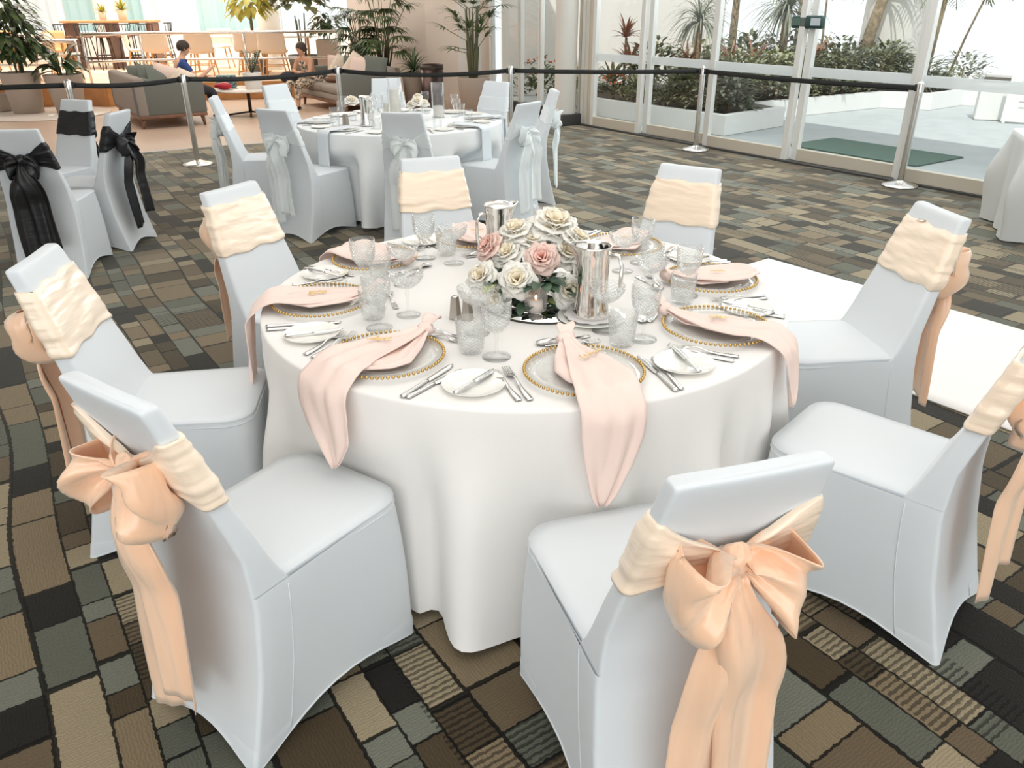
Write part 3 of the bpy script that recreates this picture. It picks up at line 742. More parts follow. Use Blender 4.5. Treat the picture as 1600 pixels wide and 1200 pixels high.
def wineglass():
    mb = MB(); s = .085
    mb.lathe([(0, 0), (.034, 0), (.034, .0015), (.006, .006), (.0035, .02), (.0035, s - .005), (.008, s), (.026, s + .018), (.034, s + .045), (.030, s + .085), (.0292, s + .085), (.033, s + .045), (.024, s + .018), (0, s + .004)], 24)
    return mb.out('wine_glass', 'glass')

# a cloth napkin knotted at the top of the plate, lying across it and over the table edge
def yedge(x, R=TR, r=.70): return -(math.sqrt(max(0, (R + .006) ** 2 - x * x)) - r)
def napkin_layer(mb, tab, z0, seed, dk=.168, lift=.0, nu=44, nv=21, amp=.014):
    """tab: (d, xl, xr) with d measured along the cloth from the knot toward the chair"""
    L = [(a, b) for a, b, c in tab]; Rr = [(a, c) for a, b, c in tab]; D = tab[-1][0]; rnd = random.Random(seed); p1, p2 = rnd.uniform(0, 6), rnd.uniform(0, 6)
    def f(u, v):
        d = D * u; x = lerp(interp(L, d), interp(Rr, d), v); y = dk - d; ye = yedge(x); s = v * 2 - 1
        zt = z0 + .010 * math.exp(-(d / .06) ** 2) + .004
        # the plate rim lifts the cloth, the table edge bends it down
        rim = math.exp(-((math.hypot(x, y) - .162) / .03) ** 2) * .008
        wav = amp * (sin(s * 3.6 + p1 + d * 5) * .6 + sin(s * 7.0 + p2 - d * 9) * .3) * min(1, d / .07)
        br = .016
        if y > ye + br:
            z = zt + rim + abs(wav) * .9
            if math.hypot(x, y) > .185: z = lerp(z, TZ + .007 + abs(wav) * .5, sstep(.185, .24, math.hypot(x, y)))
            return (x, y, z + lift)
        over = (ye + br) - y
        a = min(PI / 2, over / br); zb = TZ + .006 + lift * .5
        yy = ye + br - br * 1.05 * sin(a); zz = zb - br * (1 - cos(a))
        if over > br * PI / 2: zz = zb - br - (over - br * PI / 2)
        g = sstep(0, .05, over)
        return (x, yy - .014 - .006 * g - abs(wav) * 1.3 * g - lift * .8 - .02*g*over/.2, zz)
    mb.grid(nu, nv, f)
def make_napkin(seed, main, under, script, knot=(0, .168), tail=1.0, cardpos=(.03, .0), cardrot=.3):
    t = thing('napkin', '', 'napkin')
    mb = MB(); napkin_layer(mb, main, TZ + .016, seed, knot[1], .006); solid(mb.out('draped_fold', 'pinknap', t), .003)
    if under:
        mb = MB(); napkin_layer(mb, under, TZ + .014, seed + 5, knot[1], .0); solid(mb.out('under_fold', 'pinknap', t), .003)
    mb = MB(); kx, ky = knot
    def kn(u, v):
        a = 2 * PI * u; b = PI * v; pl = 1 + .14 * sin(4 * a + 3 * sin(2 * b) + seed)
        return (kx + .029 * sin(b) * cos(a) * pl, ky + .021 * sin(b) * sin(a) * pl + .004, TZ + .035 + .021 * cos(b))
    mb.grid(18, 10, kn, cu=True, flip=True)
    def tl(u, v):
        s = v * 2 - 1; w = .014 + .014 * sin(PI * min(1, u * 1.15)) * tail
        return (kx + s * w + .012 * u, ky + .004 + .050 * u * tail, TZ + .040 + .026 * sin(PI * u * .8) * tail + .008 * s * s)
    mb.grid(10, 7, tl)
    solid(mb.out('knot', 'pinknap', t), .003)
    # gold script name laid on the cloth
    mb = MB(); cx, cy = cardpos; cr, sr = cos(cardrot), sin(cardrot)
    for stroke in script:
        pts = []
        n = len(stroke); fine = []
        for i in range(n - 1):
            for k in range(4): fine.append((lerp(stroke[i][0], stroke[i + 1][0], k / 4), lerp(stroke[i][1], stroke[i + 1][1], k / 4)))
        fine.append(stroke[-1])
        for (a, b) in fine: pts.append((cx + a * cr - b * sr, cy + a * sr + b * cr, TZ + .043))
        mb.tube(pts, .0016, 5)
    tag(mb.out('name_tag', 'goldcut', t), 'small gold script name tag')
    return t
def script(word_strokes, s=.010): return [[(x * s, y * s) for x, y in st] for st in word_strokes]
# pen strokes of the gold handwriting on the napkins
S_B = script([[(-3.6, .9), (-4.2, .2), (-4.3, -1), (-3.6, -1.6), (-2.9, -1), (-2.6, 0)], [(-3.9, -1.6), (-3.1, -2.1), (-2.6, -1.4), (-2.2, -.6), (-1.7, -1), (-1.3, -.3), (-.9, -1), (-.5, -.2), (0, -.9), (.5, -.1), (1.0, -.8), (1.5, .1), (2.1, -.6), (2.6, .2), (3.2, -.3)], [(2.5, 1.6), (3.0, .6), (3.5, -.6)], [(-1.3, .7), (-1.2, .9)]])
S_A = script([[(-3.8, -2.0), (-2.4, -.9), (-1.4, .9), (-1.9, .6), (-1.6, -.9), (-.8, -.5), (-.3, .1), (-.6, -.7), (.2, -.5), (1.2, 1.0), (1.0, .2), (1.2, -.6), (2.2, -.2), (3.2, .2)], [(-3.2, -1.0), (-2, -1.2), (.3, -1.0)], [(2.2, 1.8), (1.8, .6)]])
S_H = script([[(-3.0, 1.2), (-1.5, .9), (0, .5), (1.6, 0), (2.8, -.4)], [(-3.0, -.2), (-1.6, .1), (.1, .6), (1.8, .9), (2.9, .4), (2.9, 1.4), (1.8, 1.9), (.6, 1.5)], [(-.8, .6), (-1.2, -1.2), (-.6, -1.9)], [(-2.8, -1.2), (-1, -.8), (1, -1.4), (2.6, -1.5)], [(1.6, -.2), (2.5, -.6), (2.7, -1.3)]])
S_C = script([[(-2.4, -1.2), (-1.4, -.2), (-.8, -1.0), (-.2, 0), (.4, -.8), (1.0, 1.4), (1.4, 2.0), (1.3, .6), (1.0, -.9), (1.8, -.6), (2.6, -.1)], [(-2.9, -.4), (-1.6, .3), (0, .4)]])
S_D = script([[(-2.8, .3), (-1.6, .4), (-1.0, -.3), (-.2, .3), (.4, -.4), (1.1, .3), (1.6, -.2), (2.8, .4)], [(-1.8, -.4), (-.4, -.8), (1, -.6)]])

ANG = {'A': -125, 'B': -77, 'C': -31, 'D': 9, 'E': 53, 'F': 106, 'G': 147, 'H': 189}
WHERE = {'A': 'by the near left chair', 'B': 'by the near middle chair', 'C': 'by the right chair cut off', 'D': 'by the far right chair',
         'E': 'by the back right chair', 'F': 'by the chair behind the flowers', 'G': 'by the back left chair', 'H': 'by the far left chair'}
def frame_of(Tc, ang, r=.70):
    a = math.radians(ang); o = Tc + Vector((cos(a), sin(a), 0)) * r; return o, a + PI / 2
def put(proto, Tc, ang, x, y, z, rz, label, group):
    o, rot = frame_of(Tc, ang); p = o + Vector((x * cos(rot) - y * sin(rot), x * sin(rot) + y * cos(rot), z))
    return place(proto, used, p, rot + rz, label, group)
P_ch = make_charger(); P_sp = make_plate('side_plate', .086); P_fk = make_fork(.205); P_ek = make_fork(.185, 'entree_fork'); P_kn = make_knife(.235); P_k2 = make_knife(.215, 'entree_knife'); P_bk = make_knife(.175, 'butter_knife')
P_ds = make_spoon(.18); P_df = make_fork(.17, 'dessert_fork'); P_tu = tumbler(); P_go = goblet(); P_co = coupe()
for p, c in ((P_sp, 'plate'), (P_fk, 'fork'), (P_ek, 'fork'), (P_kn, 'knife'), (P_k2, 'knife'), (P_bk, 'knife'), (P_ds, 'spoon'), (P_df, 'fork'), (P_tu, 'glass'), (P_go, 'glass'), (P_co, 'glass')): p['category'] = c
rj = random.Random(5)
for k, a in ANG.items():
    w = WHERE[k]; j = lambda s=.006: rj.uniform(-s, s)
    put(P_ch, T1, a, 0, 0, TZ, j(.3), 'clear glass charger plate with gold beaded rim ' + w, 'charger plates')
    put(P_sp, T1, a, -.310, -.005, TZ, 0, 'small white side plate ' + w, 'side plates on the near table')
    put(P_bk, T1, a, -.300 + j(), -.005, TZ + .012, -.75 + j(.15), 'butter knife lying on the white side plate ' + w, 'butter knives')
    put(P_fk, T1, a, -.194, -.022, TZ, .12 + j(.04), 'larger fork beside the beaded charger plate ' + w, 'dinner forks')
    put(P_ek, T1, a, -.226, -.028, TZ, .12 + j(.04), 'smaller outer fork next to the side plate ' + w, 'entree forks')
    put(P_kn, T1, a, .196, -.045, TZ, .03 + j(.05), 'larger knife beside the beaded charger plate ' + w, 'dinner knives')
    put(P_k2, T1, a, .224, -.050, TZ, .0 + j(.05), 'smaller outer knife right of the larger knife ' + w, 'entree knives')
    put(P_ds, T1, a, .010, .236, TZ, PI / 2 + .1 + j(.1), 'dessert spoon lying above the charger plate ' + w, 'dessert spoons')
    put(P_df, T1, a, .030, .206, TZ, -PI / 2 + j(.1), 'dessert fork lying above the charger plate ' + w, 'dessert forks')
    put(P_tu, T1, a, .170 + j(), .170 + j(), TZ, 0, 'cut crystal tumbler ' + w, 'crystal tumblers')
    put(P_go, T1, a, .258 + j(), .190 + j(), TZ, 0, 'stemmed cut crystal water goblet ' + w, 'crystal water goblets')
    cx, cy = (.10, .300) if k == 'A' else (.165, .290)
    put(P_co, T1, a, cx + j(), cy + j(), TZ, 0, 'wide cut crystal champagne coupe ' + w, 'crystal coupes')
for p_ in [o for o in C.objects if o.name.split('.')[0] in ('tumbler', 'water_goblet', 'champagne_coupe')]: p_.scale = (1.11,) * 3
# napkins, each folded its own way; kr = turn of the cloth about the plate centre
NAP = {
 'A': ([(0, -.016, .016), (.06, -.045, .025), (.14, -.10, .030), (.24, -.135, .030), (.34, -.130, .060), (.44, -.115, .078), (.51, -.075, .085), (.575, -.005, .055), (.60, .025, .032)], [(0, -.015, .02), (.08, -.01, .06), (.18, .0, .105), (.24, .01, .09), (.30, .0, .03)], S_A, (-.045, .03), .25, .02),
 'B': ([(0, -.014, .016), (.06, -.022, .035), (.14, -.040, .088), (.24, -.062, .112), (.34, -.078, .100), (.44, -.080, .088), (.52, -.072, .055), (.60, -.056, .010), (.63, -.040, -.016)], [(0, -.02, .012), (.08, -.06, .04), (.17, -.085, .10), (.24, -.07, .12), (.30, -.03, .08)], S_B, (.035, .045), .38, -.02),
 'C': ([(0, -.016, .016), (.08, -.05, .02), (.16, -.09, .03), (.26, -.10, .055), (.36, -.085, .07), (.46, -.06, .07), (.54, -.03, .055), (.58, -.01, .02)], [(0, -.02, .012), (.08, -.05, .04), (.17, -.05, .08), (.26, -.03, .06)], S_C, (.0, .0), 1.6, .25),
 'D': ([(0, -.015, .015), (.08, -.06, .04), (.18, -.10, .07), (.28, -.09, .08), (.335, -.05, .05)], [(0, -.02, .012), (.10, -.08, .06), (.20, -.08, .08), (.26, -.03, .06)], S_D, (-.01, -.02), 1.4, .1),
 'E': ([(0, -.015, .015), (.08, -.06, .06), (.18, -.08, .10), (.30, -.05, .08), (.40, -.02, .04)], [(0, -.03, .03), (.10, -.10, .06), (.20, -.08, .08)], S_D, (-.01, -.02), 3.4, -.2),
 'F': ([(0, -.015, .015), (.08, -.07, .06), (.18, -.09, .10), (.30, -.07, .08), (.40, -.02, .04)], [(0, -.03, .03), (.10, -.10, .09), (.20, -.08, .08)], S_D, (-.01, -.02), 3.0, .2),
 'G': ([(0, -.015, .015), (.08, -.06, .06), (.18, -.10, .11), (.30, -.10, .10), (.44, -.09, .07), (.54, -.03, .02)], [(0, -.03, .03), (.10, -.08, .09), (.20, -.08, .08)], S_D, (-.01, -.02), -2.2, .1),
 'H': ([(0, -.015, .015), (.08, -.07, .045), (.18, -.095, .085), (.30, -.095, .095), (.44, -.08, .09), (.56, -.06, .08), (.66, -.05, .04)], [(0, -.03, .03), (.10, -.05, .07), (.20, -.06, .10), (.28, -.03, .05)], S_H, (.005, -.01), -1.5, .1)}
NL = {'A': 'blush pink napkin hanging to a broad point by the near left chair', 'B': 'blush pink napkin knotted on the plate and hanging in front of the near middle chair', 'C': 'blush pink napkin folded over the right edge of the near table',
      'D': 'blush pink napkin lying wholly on the plate in front of the far right chair', 'E': 'blush pink napkin right of the flowers before the back right chair', 'F': 'blush pink napkin left of the tall rear jug', 'G': 'blush pink napkin spread over the plate in front of the back left chair', 'H': 'blush pink napkin running over the left table edge with a gold name'}
for i, (k, (mn, un, scr, cp_, cr_, turn)) in enumerate(NAP.items()):
    n = make_napkin(i * 3 + 1, mn, un, scr, (0, .168), 1.0, cp_, cr_)
    o, rot = frame_of(T1, ANG[k]); n.location = o; n.rotation_euler = (0, 0, rot); n['label'] = NL[k]; n['group'] = 'blush napkins'

# ================================================================ centrepiece of the near table
def rose(mb, c, axis, R, seed, heart=1):
    rnd = random.Random(seed); ax = Vector(axis).normalized(); a1 = ax.orthogonal().normalized(); a2 = ax.cross(a1); c = Vector(c)
    layers = [(3, .20, .05, .95), (4, .38, .16, .88), (5, .58, .34, .72), (6, .82, .60, .46), (6, 1.0, .95, .20)]
    for li, (n, rad, opn, hgt) in enumerate(layers):
        mb.m = heart if li < 2 else 0
        for k in range(n):
            th = 2 * PI * (k + .5 * (li % 2) + rnd.uniform(-.12, .12)) / n; out = a1 * cos(th) + a2 * sin(th); sd = ax.cross(out)
            wdt = R * (.42 + .55 * rad) * rnd.uniform(.9, 1.1); hh = R * (.75 + .1 * li) * hgt + R * .12; rd = R * rad * rnd.uniform(.92, 1.08); ti = rnd.uniform(-.1, .1)
            def f(u, v):
                s = v * 2 - 1; prof = u ** .8
                r = rd * (.22 + .78 * (prof ** (1.0 + opn))) ; z = hh * sin(u * PI * .5) * (1.0) - R * .35 * (1 - u)
                curl = sstep(.70, 1, u) * (.20 + .35 * opn) * R * .5
                ww = wdt * 1.12 * sin(PI * min(.5, u * .62 + .13)) * math.sqrt(max(.12, 1 - (max(0, u - .62) / .40) ** 2))
                r2 = r + curl - (s * s) * rd * .42 * (1 - .3 * opn); z2 = z - curl * .8 - (s * s) * .05 * R + .03 * R * sin(9 * s + k + li)
                return c + ax * z2 + out * r2 + sd * (s * ww + ti * R * u)
            mb.grid(7, 7, f)
    mb.m = 0
CZ = TZ
CC = Vector((.110, 2.505, 0)); FC = Vector((.052, 2.500, 0))
mb = MB(); mb.lathe([(0, .001), (.205, .001), (.205, .006), (0, .006)], 64, (CC.x, CC.y, TZ)); base = mb.out('mirror_tray', 'mirror')
tag(base, 'round mirror tray under the flowers on the near table', 'mirror'); mb = MB(); mb.lathe([(.206, .0005), (.2085, .0005), (.2085, .0065), (.206, .0065)], 64, (CC.x, CC.y, TZ)); mb.out('dark_edge', 'darkedge', base)
fc = thing('flower_centrepiece', 'low arrangement of ivory and blush roses in the middle of the near table', 'flowers', (FC.x, FC.y, TZ + .006))
mb = MB(); mb.lathe([(0, 0), (.06, 0), (.065, .02), (.062, .06), (.03, .09), (0, .095)], 24); mb.out('foam_base', 'leafd', fc)
ROSES = [  # offset from centre x, y, z ; radius ; colour ; axis
 (-.135, -.060, .100, .050, 'w', (-.5, -.6, .7)), (-.030, -.110, .105, .056, 'w', (-.1, -.8, .6)), (.045, -.045, .155, .052, 'p', (-.1, -.75, .65)), (.120, -.080, .060, .054, 'w', (.3, -.8, .45)),
 (.115, .010, .150, .056, 'w', (.35, -.5, .8)), (-.055, .010, .150, .052, 'w', (-.4, -.4, .8)), (-.030, .070, .205, .058, 'w', (-.2, -.3, 1)), (.085, .090, .215, .078, 'w', (.15, -.35, 1)),
 (-.110, .050, .165, .050, 'p', (-.8, -.3, .75)), (.150, .075, .130, .050, 'w', (.8, -.2, .6)), (-.100, -.010, .075, .046, 'w', (-.8, -.4, .35)), (.160, -.010, .090, .048, 'w', (.9, -.4, .3)), (.02, .035, .18, .050, 'w', (0, -.3, 1)),
 (.005, -.055, .065, .046, 'w', (0, -.9, .2)), (-.09, -.09, .045, .044, 'w', (-.5, -.8, .2)), (.15, .03, .19, .052, 'w', (.5, -.2, .9)),
 (.03, .14, .14, .05, 'w', (0, .8, .7)), (-.07, .12, .12, .05, 'w', (-.5, .8, .5)), (.13, .15, .11, .05, 'w', (.6, .8, .5))]
for i, (x, y, z, R, c, ax) in enumerate(ROSES):
    x *= 1.08; z *= 1.04; mb = MB(); rose(mb, (x, y, z), ax, R, i * 7 + 2)
    o = mb.out('rose', None, fc, mats=['rosewhite', 'rosecream'] if c == 'w' else ['rosepink', 'rosepinkc']); solid(o, .0006)
    if c == 'p': tag(o, 'blush pink rose')
    mb = MB(); v = Vector((x, y, z)); mb.tube([v, v * .55 + Vector((0, 0, .02)), (x * .15, y * .15, .04)], .0028, 6); mb.out('stem', 'stem', fc)
rl = random.Random(8)
for i in range(9):
    a = -PI / 2 + .2 + (i - 4) * .5; mb = MB(); mb.blade((.045 + .012 * cos(a), -.115 + .01 * sin(a), .105), (cos(a), sin(a) * .7 - .3, .35 - .1 * (i % 3)), .075, .042, .8, 6, .25, shape=lambda t: sin(PI * (t * .92 + .06)) ** .8); mb.out('leaf', 'leafd', fc)
for i in range(34):
    a = rl.uniform(0, 2 * PI); r = rl.uniform(.05, .13); z = rl.uniform(.01, .13)
    if i < 14: a = -PI / 2 + rl.uniform(-.9, 1.1); r = rl.uniform(.09, .15); z = rl.uniform(.005, .13)
    mb = MB(); mb.blade((r * cos(a), r * sin(a), z), (cos(a) + rl.uniform(-.5, .5), sin(a) + rl.uniform(-.5, .5), rl.uniform(-.2, .7)), rl.uniform(.055, .08), rl.uniform(.032, .044), rl.uniform(.2, 1.0), 6, .25, shape=lambda t: sin(PI * (t * .92 + .06)) ** .8)
    mb.out('leaf', 'leafd' if i % 9 else 'leafy', fc)
def votive(loc, lab):
    t = thing('candle_holder', lab, 'candle holder', loc, 0, 'ribbed glass candle holders')
    mb = MB()
    def f(u, v):
        r, z = interp(P1, v), interp(P2, v); a = 2 * PI * u
        if .35 < v < .95: r *= 1 + .035 * cos(20 * a)
        return (r * cos(a), r * sin(a), z)
    P1 = [(0, .022), (.1, .024), (.2, .016), (.3, .018), (.42, .033), (.55, .036), (.85, .035), (1, .031)]; P2 = [(0, .0), (.1, .004), (.2, .012), (.3, .020), (.42, .028), (.55, .045), (.85, .078), (1, .088)]
    mb.grid(80, 24, f, cu=True); mb.out('glass_cup', 'ribglass', t)
    mb = MB(); mb.lathe([(0, .026), (.022, .026), (.022, .060), (0, .060)], 20); mb.out('candle', 'candle', t)
    mb = MB(); mb.ball((0, 0, .069), .004, 8, 6, (1, 1, 2)); mb.out('flame', 'flame', t)
votive((.078, 2.343, TZ + .007), 'ribbed glass votive with a pink lit candle at the front of the roses')
votive((-.075, 2.465, TZ + .007), 'ribbed glass votive at the left of the roses behind the ivory bloom')
votive((-.055, 2.560, TZ + .007), 'ribbed glass votive furthest back at the left of the roses')
for x, y, lab in ((-.183, 2.352, 'tapered steel shaker, left one of the pair beside the coupe'), (-.143, 2.345, 'tapered steel shaker, right one of the pair beside the coupe')):
    t = thing('shaker', lab, 'shaker', (x, y, TZ), .3, 'salt and pepper shakers')
    mb = MB(); mb.lathe([(0, 0), (.021, 0), (.021, .003), (.0135, .074), (.012, .077)], 4); mb.out('body', 'brushed', t, False)
    mb = MB(); mb.lathe([(.012, .076), (.0, .0775)], 4); mb.out('cap', 'steel', t, False)
def jug(name, loc, rz, lab, cat='jug', H=.235, lid=False, s=1.0):
    t = thing(name, lab, cat, loc, rz, 'polished steel water jugs'); mb = MB()
    prof = [(0, .002), (.055, 0), (.060, .004), (.060, .010), (.054, .05), (.0500, .11), (.0500, .16), (.0530, .21), (.0575, H), (.0555, H), (.050, .20), (.047, .12), (.05, .02), (0, .012)]
    def f(u, v):
        a = 2 * PI * u; k = v * (len(prof) - 1); i = min(int(k), len(prof) - 2); r = lerp(prof[i][0], prof[i + 1][0], k - i); z = lerp(prof[i][1], prof[i + 1][1], k - i)
        r *= s; sp = math.exp(-((((a + PI) % (2 * PI)) - PI) / .45) ** 2) * sstep(.17, H, z); z *= s
        return (r * cos(a) + .022 * sp, r * sin(a) * (1 - .12 * sp), z + .006 * sp)
    mb.grid(48, 53, f, cu=True); mb.out('body', 'steel', t)
    mb = MB(); P = [(-.05 * s, 0, .205 * s), (-.078 * s, 0, .203 * s), (-.090 * s, 0, .170 * s), (-.088 * s, 0, .110 * s), (-.078 * s, 0, .062 * s), (-.053 * s, 0, .052 * s)]
    mb.tube(P, .0065, 8); mb.out('handle', 'steel', t)
    mb = MB()
    if lid: mb.lathe([(.056 * s, H * s), (.05 * s, (H + .006) * s), (.02 * s, (H + .014) * s), (0, (H + .016) * s)], 32); mb.out('lid', 'steel', t)
    else:
        mb.grid(8, 5, lambda u, v: (.020 + .036 * v, (u - .5) * .080 * math.sqrt(max(0.05, 1 - v * .6)), H - .004 - .004 * (1 - v))); mb.out('ice_guard', 'steel', t)
    return t
mb = MB(); mb.lathe([(0, .004), (.075, .004), (.084, .007), (.110, .013), (.111, .012), (.08, .001), (0, 0)], 48); o = mb.out('saucer', 'china'); o.location = (.258, 2.345, TZ); tag(o, 'white saucer under the front steel jug', 'saucer')
mb = MB(); mb.grid(48, 3, lambda u, v: ((.02 + v * (.066 + .004 * cos(24 * PI * u))) * cos(2 * PI * u), (.02 + v * (.066 + .004 * cos(24 * PI * u))) * sin(2 * PI * u), .0085 + .004 * v), cu=True); o = mb.out('paper_doily', 'paper'); o.location = (.258, 2.345, TZ + .003); tag(o, 'frilled paper doily on the saucer under the front jug', 'doily')
jug('water_jug', (.258, 2.350, TZ + .010), PI - .15, 'polished steel water jug on a saucer at the right of the roses')
jug('water_jug', (-.048, 2.945, TZ), .35, 'lidded polished steel water jug behind the roses', lid=True)
# extra glasses behind the flowers belong to the back setting

# ================================================================ the setting
P0 = Vector((1.07, 12.66, 0))            # foot of the door wall where it leaves the column; runs along E1
def quad(pts, z=0.0):
    mb = MB(); mb.add([(p[0], p[1], z) for p in pts], [tuple(range(len(pts)))]); return mb
def slab(pts, z0, z1):
    mb = MB(); n = len(pts); mb.add([(p[0], p[1], z) for z in (z0, z1) for p in pts], [tuple(range(n))[::-1], tuple(range(n, 2 * n))] + [(k, (k + 1) % n, n + (k + 1) % n, n + k) for k in range(n)]); return mb
dend = P0 + E1 * 19
structure('floor', slab([(-6.6, 8.95), (-3.87, 10.66), (1.0, 12.55), tuple(P0)[:2], tuple(dend)[:2], (11, -4), (-9, -4), (-9, 8.3)], -.05, 0), 'carpet')
structure('floor_tiles', slab([(-14, 7.6), (-9, 8.3), (-6.6, 8.95), (-3.87, 10.66), (1.0, 12.55), (1.02, 12.75), (-.38, 14.75), (-.38, 24), (-22, 24), (-22, 7.6)], -.06, -.003), 'tile')
mb = MB(); mb.tube([(-9, 8.3, .0), (-6.6, 8.95, .0), (-3.87, 10.66, 0), (1.0, 12.55, 0)], .009, 6); structure('trim_1', mb, 'brushed')
structure('ceiling', slab([(-14, -4), (11, -4), (9.2, 1.6), (6.55, 6.35), (1.3, 14.4), (-.3, 16.8), (-14, 16.8)], 3.6, 3.75), 'ceil')
mb = MB(); mb.box((2, -4.05, .2), (26, .1, .4)); mb.box((2, -4.05, 3.45), (26, .1, .3)); mb.box((-8.2, -4.05, 1.8), (2.4, .1, 3.6)); mb.box((8.6, -4.05, 1.8), (4, .1, 3.6)); structure('wall_back', mb, 'plaster')
mb = MB(); mb.box((-.2, -4.05, 1.85), (13.8, .02, 2.9)); structure('added_back_window', mb, 'pane')  # unseen window, added to go with the fill light
mb = MB(); mb.box((-9.05, 1.8, 1.8), (.1, 11.6, 3.6)); structure('wall_left', mb, 'plaster')
# tall glass lift off the café hall, its roof far above the picture
structure('ceiling_cafe', slab([(-22, 16.8), (-.3, 16.8), (-.3, 30), (-22, 30)], 5.6, 5.7), 'ceil')
# beige panel wall behind the planters
wl = [(-.33, 15.00), (-1.60, 16.45), (-3.35, 17.85)]
for i, (a, b) in enumerate(zip(wl, wl[1:])):
    a, b = Vector((*a, 0)), Vector((*b, 0)); d = b - a; m = (a + b) / 2; mb = MB(); mb.box((m.x, m.y, 1.8), (d.length - .012, .12, 3.6), math.atan2(d.y, d.x)); structure('wall_%s' % ('right_panel', 'middle_panel')[i], mb, 'pinkwall')
mb = MB(); mb.box((-.72, 14.72, 1.8), (.34, .22, 3.6), math.radians(-21)); structure('column_pilaster', mb, 'column')
# fixed glazing left of the column (three narrow lights) then the sliding doors
def glazing(name, s0, s1, stile=.07, band=True, bottom=.13, back=0.0, mk='frame', rail=None):
    a = P0 + E1 * s0 + E2 * back; b = P0 + E1 * s1 + E2 * back; m = (a + b) / 2; L = (b - a).length; ang = math.atan2(E1.y, E1.x)
    def bb(s, w, z0, z1, th, mt, nm, par, off=0.0):
        c = a + E1 * s + E2 * off; q = MB(); q.box((c.x, c.y, (z0 + z1) / 2), (w, th, z1 - z0), ang, .004); o = q.out(nm, mt, par, False); return o
    q = MB(); c = m; q.box((c.x, c.y, 1.75), (L - .02, .012, 3.4), ang); root = structure(name, q, 'pane')
    for s in (stile / 2, L - stile / 2): bb(s, stile, 0.02, 3.55, .07, mk, 'stile', root)
    bb(L / 2, L - 2 * stile, .02, .02 + bottom, .075, rail or 'framecream', 'bottom_rail', root)
    bb(L / 2, L - 2 * stile, 3.42, 3.55, .07, mk, 'top_rail', root)
    if band: bb(L / 2, L - 2 * stile - .004, .93, 1.035, .018, 'film', 'frosted_band', root)
    return root
glazing('window_1', -2.50, -1.62, .045, False, .05, rail='frame')
glazing('window_2', -1.60, -1.05, .035, False, .05, rail='frame')
glazing('window_3', -1.03, -.36, .03, False, .05, rail='frame')
edges = [.33, 1.42, 2.66, 3.98, 5.36, 6.85, 8.3]
for i, (a, b) in enumerate(zip(edges, edges[1:])):
    glazing('door_%d' % (i + 1), a, b, .085 if i % 2 else .075, True, .13, (.05 if i % 2 else -.03), 'frame')
mb = MB(); c = P0 + E1 * 4.2; mb.box((c.x, c.y, .010), (9.2, .22, .020), math.atan2(E1.y, E1.x)); structure('trim_threshold', mb, 'plinth')
mb = MB(); c = P0 + E1 * -1.45; mb.box((c.x, c.y, .09), (2.3, .12, .18), math.atan2(E1.y, E1.x), .004); structure('baseboard_glazing', mb, 'plinth')
# cream posts beside the column
for i, (s, w, m_) in enumerate(((.02, .05, 'framecream'), (.10, .07, 'frame'), (.19, .09, 'skirtglass'), (.28, .07, 'framecream'))):
    c = P0 + E1 * s; mb = MB(); mb.box((c.x, c.y, 1.8), (w, .10, 3.6), math.atan2(E1.y, E1.x), .004); structure('trim_%d' % (i + 2), mb, m_)
cc = Vector((.84, 12.66, 0)); mb = MB(); mb.lathe([(.165, .16), (.165, 3.6)], 40, tuple(cc)); structure('column_round', mb, 'column', True)
mb = MB(); mb.box((.84, 12.66, .08), (.46, .42, .16), math.atan2(E1.y, E1.x), .01); structure('baseboard_column', mb, 'plinth')
# junction box with a cable low on the post beside the column
t = thing('socket_box', 'small white wall box with dangling cable low beside the round column', 'socket', tuple(P0 + E1 * -.22 - E2 * .09 + Vector((0, 0, .42))), math.atan2(E1.y, E1.x))
mb = MB(); mb.box((0, 0, 0), (.10, .06, .42), 0, .01); mb.out('housing', 'frame', t, False)
mb = MB(); mb.tube([(.03, 0, -.2), (.04, -.03, -.27), (.09, -.06, -.33), (.10, -.08, -.40)], .006, 6); mb.out('cable', 'plinth', t)
# exit button sign on the glass
c = P0 + E1 * 3.99 - E2 * .03; ang = math.atan2(E1.y, E1.x)
t = thing('door_sensor', 'dark green door sensor box on the sliding door frame at eye height', 'sensor', (c.x, c.y, 1.49), ang)
mb = MB(); mb.box((0, 0, 0), (.40, .07, .13), 0, .02); mb.out('housing', 'signgreen', t)
for x in (-.13, .12):
    mb = MB(); mb.box((x, -.037, .004), (.12, .006, .075), 0); mb.out('display', 'signface' if x > 0 else 'greenmat', t, False)
